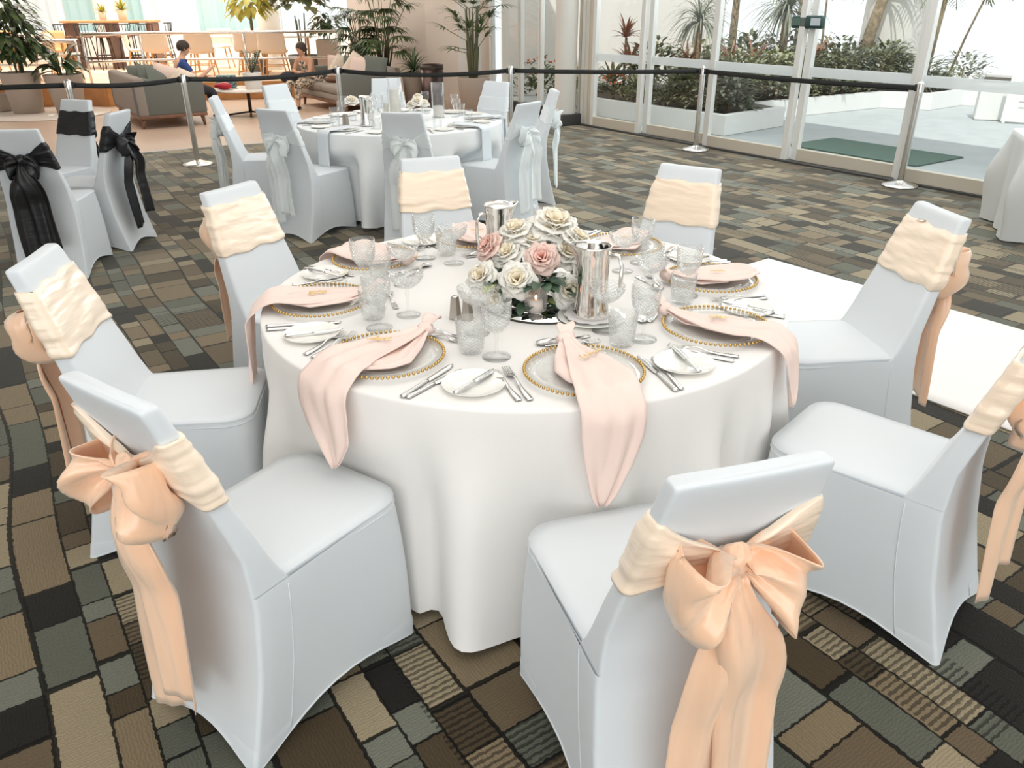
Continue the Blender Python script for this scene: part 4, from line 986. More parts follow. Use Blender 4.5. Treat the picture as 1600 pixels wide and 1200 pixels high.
# ---- outside
structure('patio', slab([tuple(P0 + E1 * -5)[:2], tuple(P0 + E1 * 20)[:2], (24, 3), (16, 18.5), (6, 23), (-.2, 23), (-.2, 17.2)], -.07, -.005), 'patio')
o = slab([(3.62, 10.50), (4.45, 11.05), (5.44, 9.52), (4.61, 8.97)], 0, .012); o = o.out('entrance_mat', 'greenmat', None, False); tag(o, 'green rubber entrance mat on the pale patio outside the doors', 'mat')
def bed(name, pts, h, th, lab):
    """raised bed: white kerb round soil"""
    t = thing(name, lab, 'planter'); n = len(pts); P = [Vector((*p, 0)) for p in pts]
    c = sum(P, Vector()) / n
    mb = MB()
    ins = []
    for i in range(n):
        a, b, d = P[i - 1], P[i], P[(i + 1) % n]; e1 = (b - a).normalized(); e2 = (d - b).normalized(); n1 = Vector((-e1.y, e1.x, 0)); n2 = Vector((-e2.y, e2.x, 0))
        k = (n1 + n2); k = k / max(.3, k.dot(n1)); ins.append(b + k * th)
    V = [Vector((p.x, p.y, z)) for z in (0, h) for p in P] + [Vector((p.x, p.y, h)) for p in ins] + [Vector((p.x, p.y, 0)) for p in ins]
    F = []
    for k in range(n):
        j = (k + 1) % n; F += [(k, j, n + j, n + k), (n + k, n + j, 2 * n + j, 2 * n + k), (2 * n + k, 2 * n + j, 3 * n + j, 3 * n + k)]
    mb.add(V, F); mb.out('kerb', 'kerb', t, False)
    mb = MB(); mb.add([(p.x, p.y, h - .05) for p in ins], [tuple(range(n))]); mb.out('soil_bed', 'soil', t, False)
    return t
bed('planter_bed', [(1.20, 14.0), (1.55, 13.42), (3.00, 11.32), (4.15, 12.30), (3.95, 12.95), (6.60, 14.55), (7.30, 14.15), (8.20, 14.85), (9.0, 14.3), (12.0, 16.5), (10, 19), (4.1, 16.9), (1.2, 16.4)], .27, .13, 'white rendered raised garden bed outside the glass doors')
mb = MB(); mb.box((2.1, 17.25, 1.2), (4.6, .15, 2.4), math.radians(8)); structure('wall_garden', mb, 'outwall')
mb = MB(); mb.lathe([(.58, .2), (.53, 4.5)], 40, (7.6, 16.9, 0)); structure('column_outside', mb, 'column', True)

# ---- plants
def rosette(mb, c, n, L, w, el=(.2, 1.3), droop=1.2, seed=1, nseg=6, az=(0, 2 * PI)):
    r = random.Random(seed)
    for k in range(n):
        a = r.uniform(*az); e = r.uniform(*el); mb.blade(c, (cos(a) * cos(e), sin(a) * cos(e), sin(e)), L * r.uniform(.7, 1.1), w * r.uniform(.8, 1.1), droop * r.uniform(.6, 1.2), nseg, .2, shape=lambda t: max(.03, (.5 + 1.2 * t) * (1 - t) ** .5 if t < .4 else (1 - t) ** .7 * 1.15))
def leafcloud(mb, c, R, n, ll, lw, seed=1, sq=.8, up=.3):
    r = random.Random(seed)
    for k in range(n):
        a = r.uniform(0, 2 * PI); b = math.acos(r.uniform(-.6, 1)); q = R * r.uniform(.45, 1) ; p = (c[0] + q * sin(b) * cos(a), c[1] + q * sin(b) * sin(a), c[2] + q * sq * cos(b))
        mb.blade(p, (cos(a) + r.uniform(-.6, .6), sin(a) + r.uniform(-.6, .6), up + r.uniform(-.5, .7)), ll * r.uniform(.7, 1.2), lw * r.uniform(.8, 1.2), r.uniform(.2, 1.2), 3, .2, shape=lambda t: sin(PI * (t * .9 + .08)))
def fan(mb, c, d, L, n, w, seed, droop=.8):
    """a fan palm leaf: narrow fingers radiating from the end of a stalk"""
    r = random.Random(seed); d = Vector(d).normalized(); s = d.cross(Vector((0, 0, 1))); s = s.normalized() if s.length > .01 else Vector((1, 0, 0))
    for k in range(n):
        t = (k / (n - 1) - .5) * 2.6; v = d * cos(t) + s * sin(t); mb.blade(c, v + Vector((0, 0, .1)), L * r.uniform(.8, 1.05) * (1 - .15 * abs(t)), w, droop * r.uniform(.8, 1.2), 4, .1)
def frond(mb, c, d, L, n, ll, seed, droop=1.1):
    """feather palm frond"""
    r = random.Random(seed); p = Vector(c); d = Vector(d).normalized(); st = L / n
    for k in range(n):
        t = k / n; s = d.cross(Vector((0, 0, 1)));
        if s.length < .01: s = Vector((1, 0, 0))
        s.normalize(); l = ll * (sin(PI * min(1, t * .9 + .15)) ** .6)
        for q in (-1, 1): mb.blade(p, s * q + d * .8 + Vector((0, 0, -.1)), l * r.uniform(.85, 1.1), .022, .9, 3, .1)
        mb.tube([p, p + d * st], .006, 4, False); p = p + d * st; d = (d + Vector((0, 0, -droop / n))).normalized()
def plant(name, lab, cat, loc, parts, group=None):
    t = thing(name, lab, cat, loc, 0, group)
    for nm, mb, m in parts: mb.out(nm, m, t)
    return t
# garden plants in the bed, left to right as the doors show them
def g_brom(x, y, z, s, m, lab, seed, tall=0):
    mb = MB(); rosette(mb, (0, 0, tall), 26, .46 * s, .075 * s, (.3, 1.3), .9, seed, 5)
    parts = [('leaves', mb, m)]
    if tall: q = MB(); q.tube([(0, 0, 0), (.01, 0, tall)], .022, 6); parts.append(('stem', q, 'trunk'))
    return plant('bromeliad', lab, 'plant', (x, y, z), parts, 'bromeliads in the garden bed')
def g_bush(x, y, z, R, m, lab, seed, n=300, ll=.13, lw=.055, fl=None):
    R *= 1.22; n = int(n * 1.25); mb = MB(); leafcloud(mb, (0, 0, R * .75), R, n, ll * 1.1, lw * 1.1, seed); q = MB(); q.tube([(0, 0, 0), (0, 0, R * .9)], .02, 6)
    parts = [('foliage', mb, m), ('stem', q, 'trunk')]
    if fl:
        f = MB(); r = random.Random(seed)
        for k in range(26):
            a = r.uniform(0, 2 * PI); b = r.uniform(0, 1.2); f.ball((R * sin(b) * cos(a), R * sin(b) * sin(a), R * .75 + R * .85 * cos(b)), .022, 6, 4)
        parts.append(('flower', f, fl))
    return plant('garden_shrub', lab, 'shrub', (x, y, z), parts, 'shrubs in the garden bed')
ZB = .22
g_bush(.55, 15.2, 0, .42, 'leaf3', 'low shrub with orange flowers behind the glass left of the round column', 3, 260, fl='orange_fl')
g_bush(1.25, 15.4, 0, .40, 'leafvar', 'pale mottled shrub behind the glass just left of the round column', 4, 220)
g_bush(1.72, 13.75, ZB, .22, 'leaf3', 'small shrub topped with orange flowers at the left end of the garden bed', 5, 160, .09, .04, 'orange_fl')
g_brom(2.02, 14.05, ZB, 1.0, 'leafred', 'red bromeliad on a tall stem above the white striped leaves', 6, .55)
g_brom(1.95, 14.3, ZB, .9, 'leafred', 'small red bromeliad highest at the left of the garden bed', 26, .95)
g_brom(2.10, 13.55, ZB, 1.15, 'leafvar', 'bromeliad with white striped leaves near the first door', 7, .2)
g_brom(1.75, 14.2, ZB, 1.1, 'leafvar', 'cream striped bromeliad behind the orange flowered shrub', 27, .25)
g_brom(2.45, 12.9, ZB, .8, 'leafvar', 'low cream edged bromeliad at the kerb by the first door', 8, .02)
g_brom(2.62, 13.4, ZB, 1.0, 'leafvar', 'yellow striped bromeliad seen through the second door', 9, .25)
g_brom(2.95, 13.9, ZB, .9, 'leafred', 'red and cream bromeliad behind the belt post at the doors', 10, .55)
g_bush(2.80, 12.55, ZB, .32, 'leaf3', 'dense green shrub at the kerb behind the second door', 11, 330)
g_bush(3.05, 13.0, ZB, .40, 'leaf3', 'taller green shrub in the middle of the second door', 12, 380)
g_bush(3.25, 12.2, ZB, .28, 'leaf4', 'greyish shrub in the corner of the bed by the second post', 13, 260)
g_bush(3.55, 13.3, ZB, .42, 'leafvar', 'mottled shrub with yellow tips behind the third door', 14, 380)
g_bush(3.90, 13.9, ZB, .42, 'leaf3', 'green shrub behind the third door on the left', 15, 380)
g_bush(4.55, 14.2, ZB, .42, 'leafvar', 'golden mottled shrub behind the third door on the right', 16, 380)
g_bush(5.10, 14.5, ZB, .40, 'leaf3', 'green shrub left of the cream door post', 17, 380)
g_bush(5.70, 14.9, ZB, .40, 'leaf3', 'dark shrub behind the fourth door on the left', 18, 360)
g_bush(6.25, 15.2, ZB, .40, 'leaf4', 'grey green shrub in the middle of the fourth door', 19, 360)
g_bush(6.85, 15.3, ZB, .42, 'leaf3', 'dark shrub behind the fourth door on the right', 20, 360)
g_bush(7.55, 15.2, ZB, .36, 'leaf4', 'loose grey shrub right of the steel belt post', 21, 150)
g_bush(8.45, 15.5, ZB, .36, 'leaf4', 'sparse grey shrub furthest right in the garden bed', 22, 120)
mb = MB(); rosette(mb, (0, 0, .02), 16, .36, .10, (.2, 1.2), .8, 5, 5); plant('agave', 'silver green agave at the kerb corner of the garden bed', 'plant', (3.55, 12.15, ZB), [('leaves', mb, 'leaf4')])
for x, y, s, lab, sd in ((3.75, 14.2, 1.0, 'bromeliad with broad red and green leaves behind the third door', 31), (4.25, 14.6, 1.0, 'copper red bromeliad behind the third door', 32), (5.55, 15.2, 1.1, 'orange bromeliad right of the cream door post', 33)):
    g_brom(x, y, ZB, s * 1.1, 'leafred', lab, sd, .50)
def treepalm(x, y, H, L, n, lab, seed, m='leaf4', r=.07, lean=(0, 0), kind='strap'):
    q = MB(); top = Vector((lean[0], lean[1], H)); q.tube([(0, 0, 0), top * .5 + Vector((lean[0] * -.1, 0, 0)), top], [r * 1.25, r, r * .85], 10)
    mb = MB(); rr_ = random.Random(seed)
    if kind == 'strap': rosette(mb, top, n, L, .045, (-.2, 1.3), 2.2, seed, 7)
    else:
        for k in range(n):
            a = 2 * PI * k / n + rr_.uniform(-.2, .2); e = rr_.uniform(.1, 1.0); frond(mb, top, (cos(a) * cos(e), sin(a) * cos(e), sin(e)), L, 14, .34, seed + k, 1.5)
    return plant('palm_tree', lab, 'palm', (x, y, ZB), [('crown', mb, m), ('trunk', q, 'trunk')], 'palms outside the doors')
treepalm(3.20, 14.4, 1.18, .75, 90, 'ponytail palm with drooping grey leaves behind the second door', 2)
treepalm(5.05, 15.6, 1.35, 1.0, 130, 'larger palm with drooping grey crown behind the third door', 3, r=.08)
treepalm(6.75, 16.2, 1.95, .9, 60, 'yellow trunked palm behind the fourth door', 4, 'leaf3', .11, (.35, 0))
treepalm(4.6, 17.5, 1.75, 1.3, 9, 'feather palm with pale fronds behind the third door', 5, 'leaf3', .08, (0, 0), 'f')
treepalm(5.9, 17.4, 1.9, 1.2, 8, 'feather palm behind the cream door post', 6, 'leaf3', .06, (0, 0), 'f')
treepalm(8.0, 16.0, 1.75, 1.0, 8, 'feather palm hanging before the outside column', 7, 'leaf3', .05, (.1, 0), 'f')
for i, (x, y, lx, lab) in enumerate(((6.15, 16.6, -.05, 'slender bare stem left of the yellow trunked palm'), (7.05, 16.9, .02, 'slender bare stem right of the yellow trunked palm'), (8.35, 15.9, .55, 'leaning bare stem beside the steel post'))):
    q = MB(); q.tube([(0, 0, 0), (lx * .4, 0, .9), (lx, .05, 1.9)], [.03, .022, .015], 6); mb = MB(); leafcloud(mb, (lx, 0, 1.7), .4, 40, .12, .03, i + 50, 1.2); plant('garden_tree', lab, 'tree', (x, y, ZB), [('foliage', mb, 'leaf4'), ('trunk', q, 'trunk')])
mb = MB(); mb.lathe([(0, 0), (.55, 0), (.62, .38), (.55, .38), (.5, .30), (0, .30)], 32); q = mb.out('round_planter', 'kerb'); q.location = (8.4, 15.9, .06); tag(q, 'pale round planter at the foot of the outside column', 'planter')
# white notice board and crates beyond the doors
t = thing('white_crate', 'white crate on the patio left of the notice board', 'crate', (7.75, 12.95, 0), math.radians(-25)); mb = MB(); mb.box((0, 0, .24), (.62, .40, .48), 0, .015); mb.out('body', 'kerb', t, False); mb = MB(); mb.box((0, 0, .50), (.66, .44, .05), 0, .01); mb.out('lid', 'kerb', t, False)
t = thing('notice_board', 'pale notice board with faint grey lines of writing on the patio at the right', 'sign', (7.95, 12.35, 0), math.radians(-30)); mb = MB(); mb.box((0, 0, .36), (.80, .04, .68), 0, .004); mb.out('panel', 'kerb', t, False)
mb = MB()
for i, w in enumerate((.44, .36, .10, .40, .38)): mb.box((-.02, -.0215, .60 - i * .085 - (.03 if i > 1 else 0)), (w, .002, .016))
mb.out('writing', 'greytext', t, False)
for sx in (-.36, .36):
    mb = MB(); mb.box((sx, .1, .02), (.04, .30, .04)); mb.out('foot', 'kerb', t, False)

# ================================================================ white runner, side table, stanchions
c0 = Vector((1.863, 5.425, 0)); a1 = Vector((.593, -.805, 0)); a2 = Vector((-.805, -.593, 0)); W2, L2 = 1.26, 3.45
mb = MB(); mb.grid(40, 16, lambda u, v: c0 + a1 * (L2 * u) + a2 * (W2 * v) + Vector((0, 0, .008 + .002 * nz(u * 9, v * 4, 0)))); o = solid(mb.out('floor_runner', 'cloth'), .008); tag(o, 'white runner lying flat on the carpet at the right of the near table', 'runner')
# cloth covered side table at the right edge
def side_table():
    ang = math.atan2(a1.y, a1.x); t = thing('side_table', 'rectangular side table under a pale grey cloth at the right edge', 'table', (4.55, 6.0, 0), -.35)
    mb = MB(); mb.box((0, 0, .725), (1.20, .72, .03)); mb.out('tabletop', 'oak', t, False)
    for sx in (-.52, .52):
        for sy in (-.3, .3): mb = MB(); mb.tube([(sx, sy, .71), (sx, sy, 0)], .015, 6); mb.out('leg', 'brushed', t)
    out = rrect(.615, -.375, .375, .03, .03, 26, 3); n = len(out); V = []; rows = 16
    V += [(0, 0, .755)]
    for (x, y, *_) in out: V.append((x * .9, y * .9, .755))
    for (x, y, *_) in out: V.append((x * .99, y * .99, .754))
    for j in range(rows + 1):
        q = j / rows
        for i, (x, y, s, k, side) in enumerate(out):
            corner = 1 - s; L = Vector((x, y)).normalized(); nrm = {0: (1, 0), 1: (0, 1), 2: (-1, 0), 3: (0, -1)}[k]; nn = Vector(nrm).lerp(L, max(0, 1 - s * 3))
            f = .010 + .11 * corner ** 3 * sstep(0, .5, q) * (1 - .45 * sstep(.5, 1, q)) + .022 * sin(i * .55) * q + .015 * sin(i * .23 + 2) * q
            V.append((x + nn.x * f, y + nn.y * f, .748 - .735 * q))
    F = [(0, 1 + k, 1 + (k + 1) % n) for k in range(n)]
    for j in range(rows + 2): F += [(1 + j * n + k, 1 + (j + 1) * n + k, 1 + (j + 1) * n + (k + 1) % n, 1 + j * n + (k + 1) % n) for k in range(n)]
    o = obj('tablecloth', V, F, 'clothg'); o.location = t.location; o.rotation_euler = t.rotation_euler; tag(o, 'pale grey cloth over the rectangular table at the right edge', 'tablecloth')
side_table()
mb = MB(); mb.box((0, 0, .012), (.22, .16, .024), 0, .003); mb.box((.0, 0, .024), (.22, .16, .002)); o = mb.out('book', 'brownbook'); o.location = (4.42, 6.42, .784); o.rotation_euler = (0, 0, .3); tag(o, 'brown covered book lying on top of a black tablet at the right edge', 'book')
mb = MB(); mb.box((0, 0, .014), (.26, .20, .028), 0, .01); o = mb.out('black_folder', 'beltcap'); o.location = (4.43, 6.42, .756); o.rotation_euler = (0, 0, .25); tag(o, 'black folder under the brown book on the side table', 'folder')
t = thing('card_holder', 'white card stand with a blue printed face on the side table', 'card', (4.46, 6.68, .756), .2); mb = MB(); mb.box((0, 0, .075), (.11, .006, .15)); mb.out('card', 'potw', t, False); mb = MB(); mb.box((0, -.004, .06), (.09, .002, .05)); mb.out('print', 'signface', t, False); mb = MB(); mb.box((0, 0, .004), (.12, .05, .008)); mb.out('foot', 'potw', t, False)

def stanchion(x, y, lab, nxt=None, sag=0.05):
    t = thing('belt_stanchion', lab, 'barrier post', (x, y, 0), 0, 'belt barrier posts')
    mb = MB(); mb.lathe([(0, 0), (.172, 0), (.175, .010), (.165, .020), (.10, .036), (.04, .052), (.033, .06)], 40); mb.out('base', 'chromepole', t)
    mb = MB(); mb.lathe([(.0315, .05), (.0315, .905)], 24); mb.out('pole', 'chromepole', t)
    mb = MB(); mb.lathe([(.0335, .885), (.0335, .975), (.030, .985), (.012, .990), (.012, .996), (0, .997)], 24); mb.out('head', 'chromepole', t)
    if nxt:
        d = Vector((nxt[0] - x, nxt[1] - y, 0)); L = d.length; e = d / L; nr = Vector((-e.y, e.x, 0))
        mb = MB(); mb.box(tuple(e * .043 + Vector((0, 0, .935))), (.022, .030, .066), math.atan2(e.y, e.x), .003); mb.box(tuple(e * (L - .043) + Vector((0, 0, .935))), (.022, .030, .066), math.atan2(e.y, e.x), .003); mb.out('belt_clip', 'beltcap', t)
        mb = MB(); mb.grid(24, 4, lambda u, v: e * lerp(.045, L - .045, u) + Vector((0, 0, .935 + (v - .5) * .050 - sag * 4 * u * (1 - u)))); solid(mb.out('belt', 'belt', t), .003)
ST = [(-6.6, 8.9), (-4.62, 8.62), (-3.68, 9.30), (-2.18, 10.47), (0.0, 10.34), (2.354, 10.16), (3.95, 7.93)]
SL = ['', 'steel barrier post behind the chair with the black band', 'steel barrier post with its round base showing in front of the left sofa', 'steel barrier post behind the rear table in front of the right sofa', 'steel barrier post between the rear table and the round column', 'steel barrier post in front of the sliding doors', 'steel barrier post at the right with its round base showing, end of the belt']
for i in range(1, len(ST)):
    stanchion(ST[i][0], ST[i][1], SL[i], ST[i + 1] if i + 1 < len(ST) else None, [0, .03, .035, .05, .012, .02, .02][i])
# belt that runs off to the left from the first post
mb = MB(); a = Vector((-4.665, 8.62, 0)); b = Vector((-7.6, 7.9, 0)); mb.grid(16, 4, lambda u, v: a.lerp(b, u) + Vector((0, 0, .935 + (v - .5) * .05 - .05 * u * (1 - u)))); tag(solid(mb.out('barrier_belt', 'belt'), .003), 'black barrier belt running off to the left edge', 'belt')

# ================================================================ rear table ware
R_pl = make_plate('dinner_plate', .135); R_sp = make_plate('side_plate', .085); R_kn = make_knife(.22); R_fk = make_fork(.20); R_wg = wineglass()
mb = MB(); mb.lathe([(0, .003), (.03, .003), (.036, .09), (.035, .09), (.029, .01), (0, .009)], 20); R_tb = mb.out('water_tumbler', 'glass')
for p, c_ in ((R_pl, 'plate'), (R_sp, 'plate'), (R_kn, 'knife'), (R_fk, 'fork'), (R_wg, 'glass'), (R_tb, 'glass')): p['category'] = c_
A2 = [(-125, 'by the rear table near left chair'), (-77, 'by the rear table near middle chair'), (-34, 'by the rear table near right chair'), (9, 'by the rear table furthest right chair'), (52, 'at the back right of the rear table'), (100, 'at the back of the rear table beyond the candles'), (147, 'at the back left of the rear table'), (190, 'at the far left of the rear table')]
def napkin2(seed, lab, ang):
    mb = MB(); mb.grid(30, 9, lambda u, v: (lambda d, x: (x, .10 - d, TZ + .022) if .10 - d > yedge(x) else (x, yedge(x) - .030 - .03 * (d - .30), TZ + .014 - (d - (.10 - yedge(x)))))(.58 * u, (v - .5) * .13))
    o = solid(mb.out('white_napkin', 'cover'), .003); f, rot = frame_of(T2, ang); o.location = f; o.rotation_euler = (0, 0, rot); tag(o, lab, 'napkin', 'white napkins on the rear table')
for p_ in (R_wg, R_tb): p_.scale = (1.15,) * 3
for i, (a, w) in enumerate(A2):
    put(R_pl, T2, a, 0, 0, TZ, 0, 'white dinner plate ' + w, 'plates on the rear table')
    put(R_sp, T2, a, -.26, .0, TZ, 0, 'small white side plate ' + w, 'side plates on the rear table')
    put(R_kn, T2, a, .17, -.03, TZ, .05, 'steel knife ' + w, 'knives on the rear table')
    put(R_fk, T2, a, -.16, -.03, TZ, -.05, 'steel fork ' + w, 'forks on the rear table')
    put(R_wg, T2, a, .17, .20, TZ, 0, 'plain stemmed wine glass ' + w, 'wine glasses on the rear table')
    put(R_tb, T2, a, .25, .14, TZ, 0, 'plain water tumbler ' + w, 'tumblers on the rear table')
    if i in (0, 2, 3, 7): napkin2(i, 'white folded napkin hanging over the edge ' + w, a)
def pillar(x, y, r, h, hg, lab):
    t = thing('candle_cylinder', lab, 'candle holder', (x, y, TZ), 0, 'glass candle cylinders on the rear table')
    mb = MB(); mb.lathe([(0, .003), (r, .003), (r, hg), (r - .003, hg), (r - .003, .008), (0, .008)], 28); mb.out('glass_cylinder', 'glass', t)
    mb = MB(); mb.lathe([(0, .009), (r - .014, .009), (r - .014, h), (0, h)], 24); mb.out('candle', 'candle', t)
pillar(-1.02, 7.20, .062, .26, .36, 'tallest glass cylinder with a white pillar candle on the rear table')
pillar(-.66, 7.40, .058, .10, .30, 'glass cylinder with a low candle right of the white flowers')
pillar(-1.12, 7.36, .045, .13, .20, 'smaller glass cylinder with a white candle beside the rear jug')
fc2 = thing('flower_vase', 'small bunch of white flowers between the candles on the rear table', 'flowers', (-.82, 7.18, TZ))
mb = MB(); mb.lathe([(0, .002), (.03, .002), (.034, .09), (.032, .09), (.028, .01), (0, .01)], 20); mb.out('vase', 'glass', fc2)
for i, (x, y, z, R) in enumerate(((0, -.02, .16, .05), (-.05, 0, .13, .045), (.05, .01, .14, .045), (.0, .05, .19, .04))):
    mb = MB(); rose(mb, (x, y, z), (x * 6, y * 6 - .5, 1), R, i + 90); mb.out('rose', None, fc2, mats=['rosewhite', 'rosecream'])
fc3 = thing('flower_vase', 'white rose in a glass left of the steel jug on the rear table', 'flowers', (-1.40, 7.20, TZ))
mb = MB(); mb.lathe([(0, .002), (.028, .002), (.03, .08), (.028, .08), (.026, .01), (0, .01)], 20); mb.out('vase', 'glass', fc3); mb = MB(); rose(mb, (0, 0, .16), (.2, -.5, 1), .055, 95); mb.out('rose', None, fc3, mats=['rosewhite', 'rosecream'])
jug('water_jug', (-1.22, 6.88, TZ), 2.4, 'polished steel water jug on the rear table')
t = thing('shaker', 'steel shaker left of the jug on the rear table', 'shaker', (-1.40, 6.86, TZ), .3); mb = MB(); mb.lathe([(0, 0), (.030, 0), (.030, .003), (.022, .095), (0, .098)], 4); mb.out('body', 'brushed', t, False); mb = MB(); mb.lathe([(.022, .095), (0, .101)], 4); mb.out('cap', 'steel', t, False)

# ================================================================ lounge and café behind the barrier
structure('platform', slab([(-22, 14.9), (-9.4, 14.9), (-8.3, 15.6), (-7.5, 15.3), (-7.0, 16.2), (-3.2, 16.9), (-3.2, 24), (-22, 24)], 0, .33), 'decking')
for i, (a, b) in enumerate((((-22, 14.88), (-9.4, 14.88)), ((-9.4, 14.88), (-8.3, 15.58)), ((-8.3, 15.58), (-7.5, 15.28)), ((-7.5, 15.28), (-7.0, 16.18)), ((-7.0, 16.18), (-3.2, 16.88)))):
    a, b = Vector((*a, 0)), Vector((*b, 0)); m = (a + b) / 2; d = b - a; mb = MB(); mb.box((m.x, m.y - .012, .16), (d.length, .03, .32), math.atan2(d.y, d.x)); structure('trim_fascia_%d' % (i + 1), mb, 'oakd')
def railing(name, pts, zt, zl, lab, zb=.33, posts=None):
    t = thing('railing', lab, 'railing')
    for k, z in enumerate((zt, zl)):
        mb = MB(); mb.tube([(x, y, z) for x, y in pts], .030 if k == 0 else .022, 8); mb.out('top_rail' if k == 0 else 'lower_rail', 'chromepole', t)
    for x, y in (posts or pts): mb = MB(); mb.tube([(x, y, zb), (x, y, zt)], .024, 8); mb.out('post', 'chromepole', t)
railing('', [(-7.95, 15.66), (-7.2, 16.25), (-5.2, 16.62), (-3.32, 16.98)], 1.215, .74, 'long satin steel railing along the café platform', posts=[(-7.95, 15.70), (-7.15, 16.30), (-5.25, 16.66), (-3.45, 17.0)])
railing('', [(-13, 15.05), (-9.55, 15.05)], 1.19, .78, 'left railing section ending behind the tall plant')
railing('', [(-13, 16.9), (-9.6, 16.9), (-8.2, 15.9)], 1.08, .62, 'inner ramp railing behind the tall plant')
# far curtain wall
for i in range(17):
    x = -20.5 + i * 1.0; mb = MB(); mb.box((x, 24.1, 2.8), (.07 if i % 3 else .30, .12, 5.6)); structure('trim_mullion_%d' % (i + 1), mb, 'frame')
mb = MB(); mb.box((-12.5, 24.12, 2.8), (17, .02, 5.6)); structure('window_4', mb, 'pane')
for i, (x0, x1, m_) in enumerate(((-19, -14.6, 'tealcurtain'), (-14.4, -12.6, 'whitesheer'), (-12.4, -10.2, 'tealcurtain'), (-10.0, -8.9, 'whitesheer'), (-8.7, -6.7, 'tealcurtain'))):
    mb = MB(); mb.grid(int((x1 - x0) * 24), 2, lambda u, v: (lerp(x0, x1, u), 23.85 + .05 * sin(u * (x1 - x0) * 22) + .02 * sin(u * 61), lerp(1.06, 5.4, v))); o = mb.out('sheer_curtain', m_); tag(o, ['left teal sheer curtain behind the café', 'white sheer curtain left of the bar table plants', 'teal sheer curtain behind the bar table plants', 'white sheer curtain right of the bar table', 'right teal sheer curtain over the seated man'][i], 'curtain')
mb = MB(); mb.box((-12, 23.4, .68), (17, .5, .72)); structure('wall_low_ledge', mb, 'kerb')
mb = MB(); mb.lathe([(.26, .33), (.26, 5.6)], 32, (-5.6, 19.75, 0)); structure('column_cafe', mb, 'skirtglass', True)
mb = MB(); mb.lathe([(.33, .33), (.33, 5.6)], 32, (-10.6, 22.6, 0)); structure('column_far', mb, 'frame', True)

def sofa(loc, rz, lab, flip, cols=('sofa', 'sofal')):
    """x = depth (0 back .. 1.02 front), y = length away from the near arm"""
    t = thing('sofa', lab, 'sofa', loc, rz); D, Ln = 1.02, 2.15; g, l = cols; s = -1 if flip else 1
    def bx(nm, c, d, m, b=.03, par=t): q = MB(); q.box((c[0] * s, c[1], c[2]), d, 0, b); return q.out(nm, m, par)
    bx('frame', (D / 2, Ln / 2, .165), (D - .02, Ln - .02, .05), 'walnut', .008)
    bx('seat_base', (D / 2, Ln / 2, .24), (D - .02, Ln - .02, .11), l)
    bx('backrest', (.09, Ln / 2, .45), (.17, Ln, .55), l, .04)
    bx('armrest', (D / 2, .07, .42), (D, .13, .48), g, .035); bx('armrest', (D / 2, Ln - .07, .42), (D, .13, .48), g, .035)
    for k in range(2): bx('seat_cushion', (D / 2 + .09, .14 + (Ln - .28) * (k + .5) / 2, .36), (D - .20, (Ln - .30) / 2, .14), l, .045)
    for k in range(2): bx('back_cushion', (.25, .14 + (Ln - .28) * (k + .5) / 2, .55), (.16, (Ln - .34) / 2, .28), g, .06)
    for x in (.08, D - .08):
        for y in (.08, Ln - .08):
            q = MB(); q.tube([(x * s, y, .15), ((x + (.02 if x > .5 else -.02)) * s, y, 0)], [.034, .020], 8); q.out('leg', 'walnut', t)
    return t
AL = math.atan2(.5548, .832)          # direction of E2: the sofas stand square to the door wall
def loc_s(o, dx, dy): return Vector(o) + E2 * dx - E1 * dy
S1 = (-5.58, 12.16, 0); S2 = (-1.97, 14.36, 0)
sofa(S1, AL, 'left grey green sofa seen from its arm and back with walnut feet', False)
sofa(S2, AL, 'right taupe sofa with a woman sitting on its far end', True)
def pillow(p, m, lab, rz, tilt=.5, s=.44, roll=0.0):
    mb = MB()
    def f(u, v):
        x, y = (u * 2 - 1), (v * 2 - 1); th = (1 - x ** 4) * (1 - y ** 4); pin = 1 - .10 * (x * x * y * y) + .04*(x*x*y*y)
        return x * s / 2 * (1 - .10 * (1 - y * y) * 0 - .06 * y * y * (1 - abs(x))), y * s / 2 * (1 - .08 * (1 - abs(y)) * x * x), th
    for sg in (1, -1): mb.grid(13, 13, lambda u, v: (lambda a: (a[0], a[1], sg * .075 * a[2] ** .6))(f(u, v)), flip=sg < 0)
    o = mb.out('cushion', m); o.location = p; o.rotation_euler = (PI / 2 - tilt, roll, rz); tag(o, lab, 'cushion', 'loose sofa cushions')
for dx, dy, z, m, lab, rz, ti, ro in ((.36, .95, .64, 'cushd', 'grey cushion furthest left on the left sofa', 1.9, .5, .0), (.40, .70, .63, 'cushd', 'middle grey cushion on the left sofa', 2.1, .5, .4), (.45, .40, .61, 'cushd', 'grey cushion nearest the arm of the left sofa', 2.2, .5, .5),
                                 (.62, .62, .62, 'cushp', 'blush cushion behind the cream one on the left sofa', 1.2, .3, .3), (.74, .36, .60, 'cushc', 'large cream cushion beside the seated man', .35, .7, .2)):
    p = loc_s(S1, dx, dy); pillow((p.x, p.y, z), m, lab, rz + AL - PI / 2, ti, .46, ro)
for dx, dy, z, m, lab, rz in ((-.42, 1.50, .64, 'cushp', 'blush cushion behind the seated woman', 1.2), (-.52, 1.15, .62, 'cushc', 'cream patterned cushion right of the seated woman', 1.1), (-.46, .62, .68, 'cushc', 'pointed cream cushion upright on the right sofa', .9), (-.50, .34, .66, 'cushp', 'blush cushion nearest the arm of the right sofa', .8), (-.38, .85, .66, 'cushd', 'dark grey cushion behind the barrier post', 1.2), (-.34, .18, .68, 'cushd', 'grey cushion slumped over the near arm of the right sofa', .7)):
    p = loc_s(S2, dx, dy); pillow((p.x, p.y, z), m, lab, rz + AL - PI / 2, .35, .44, .1 if m != 'cushc' else .6)
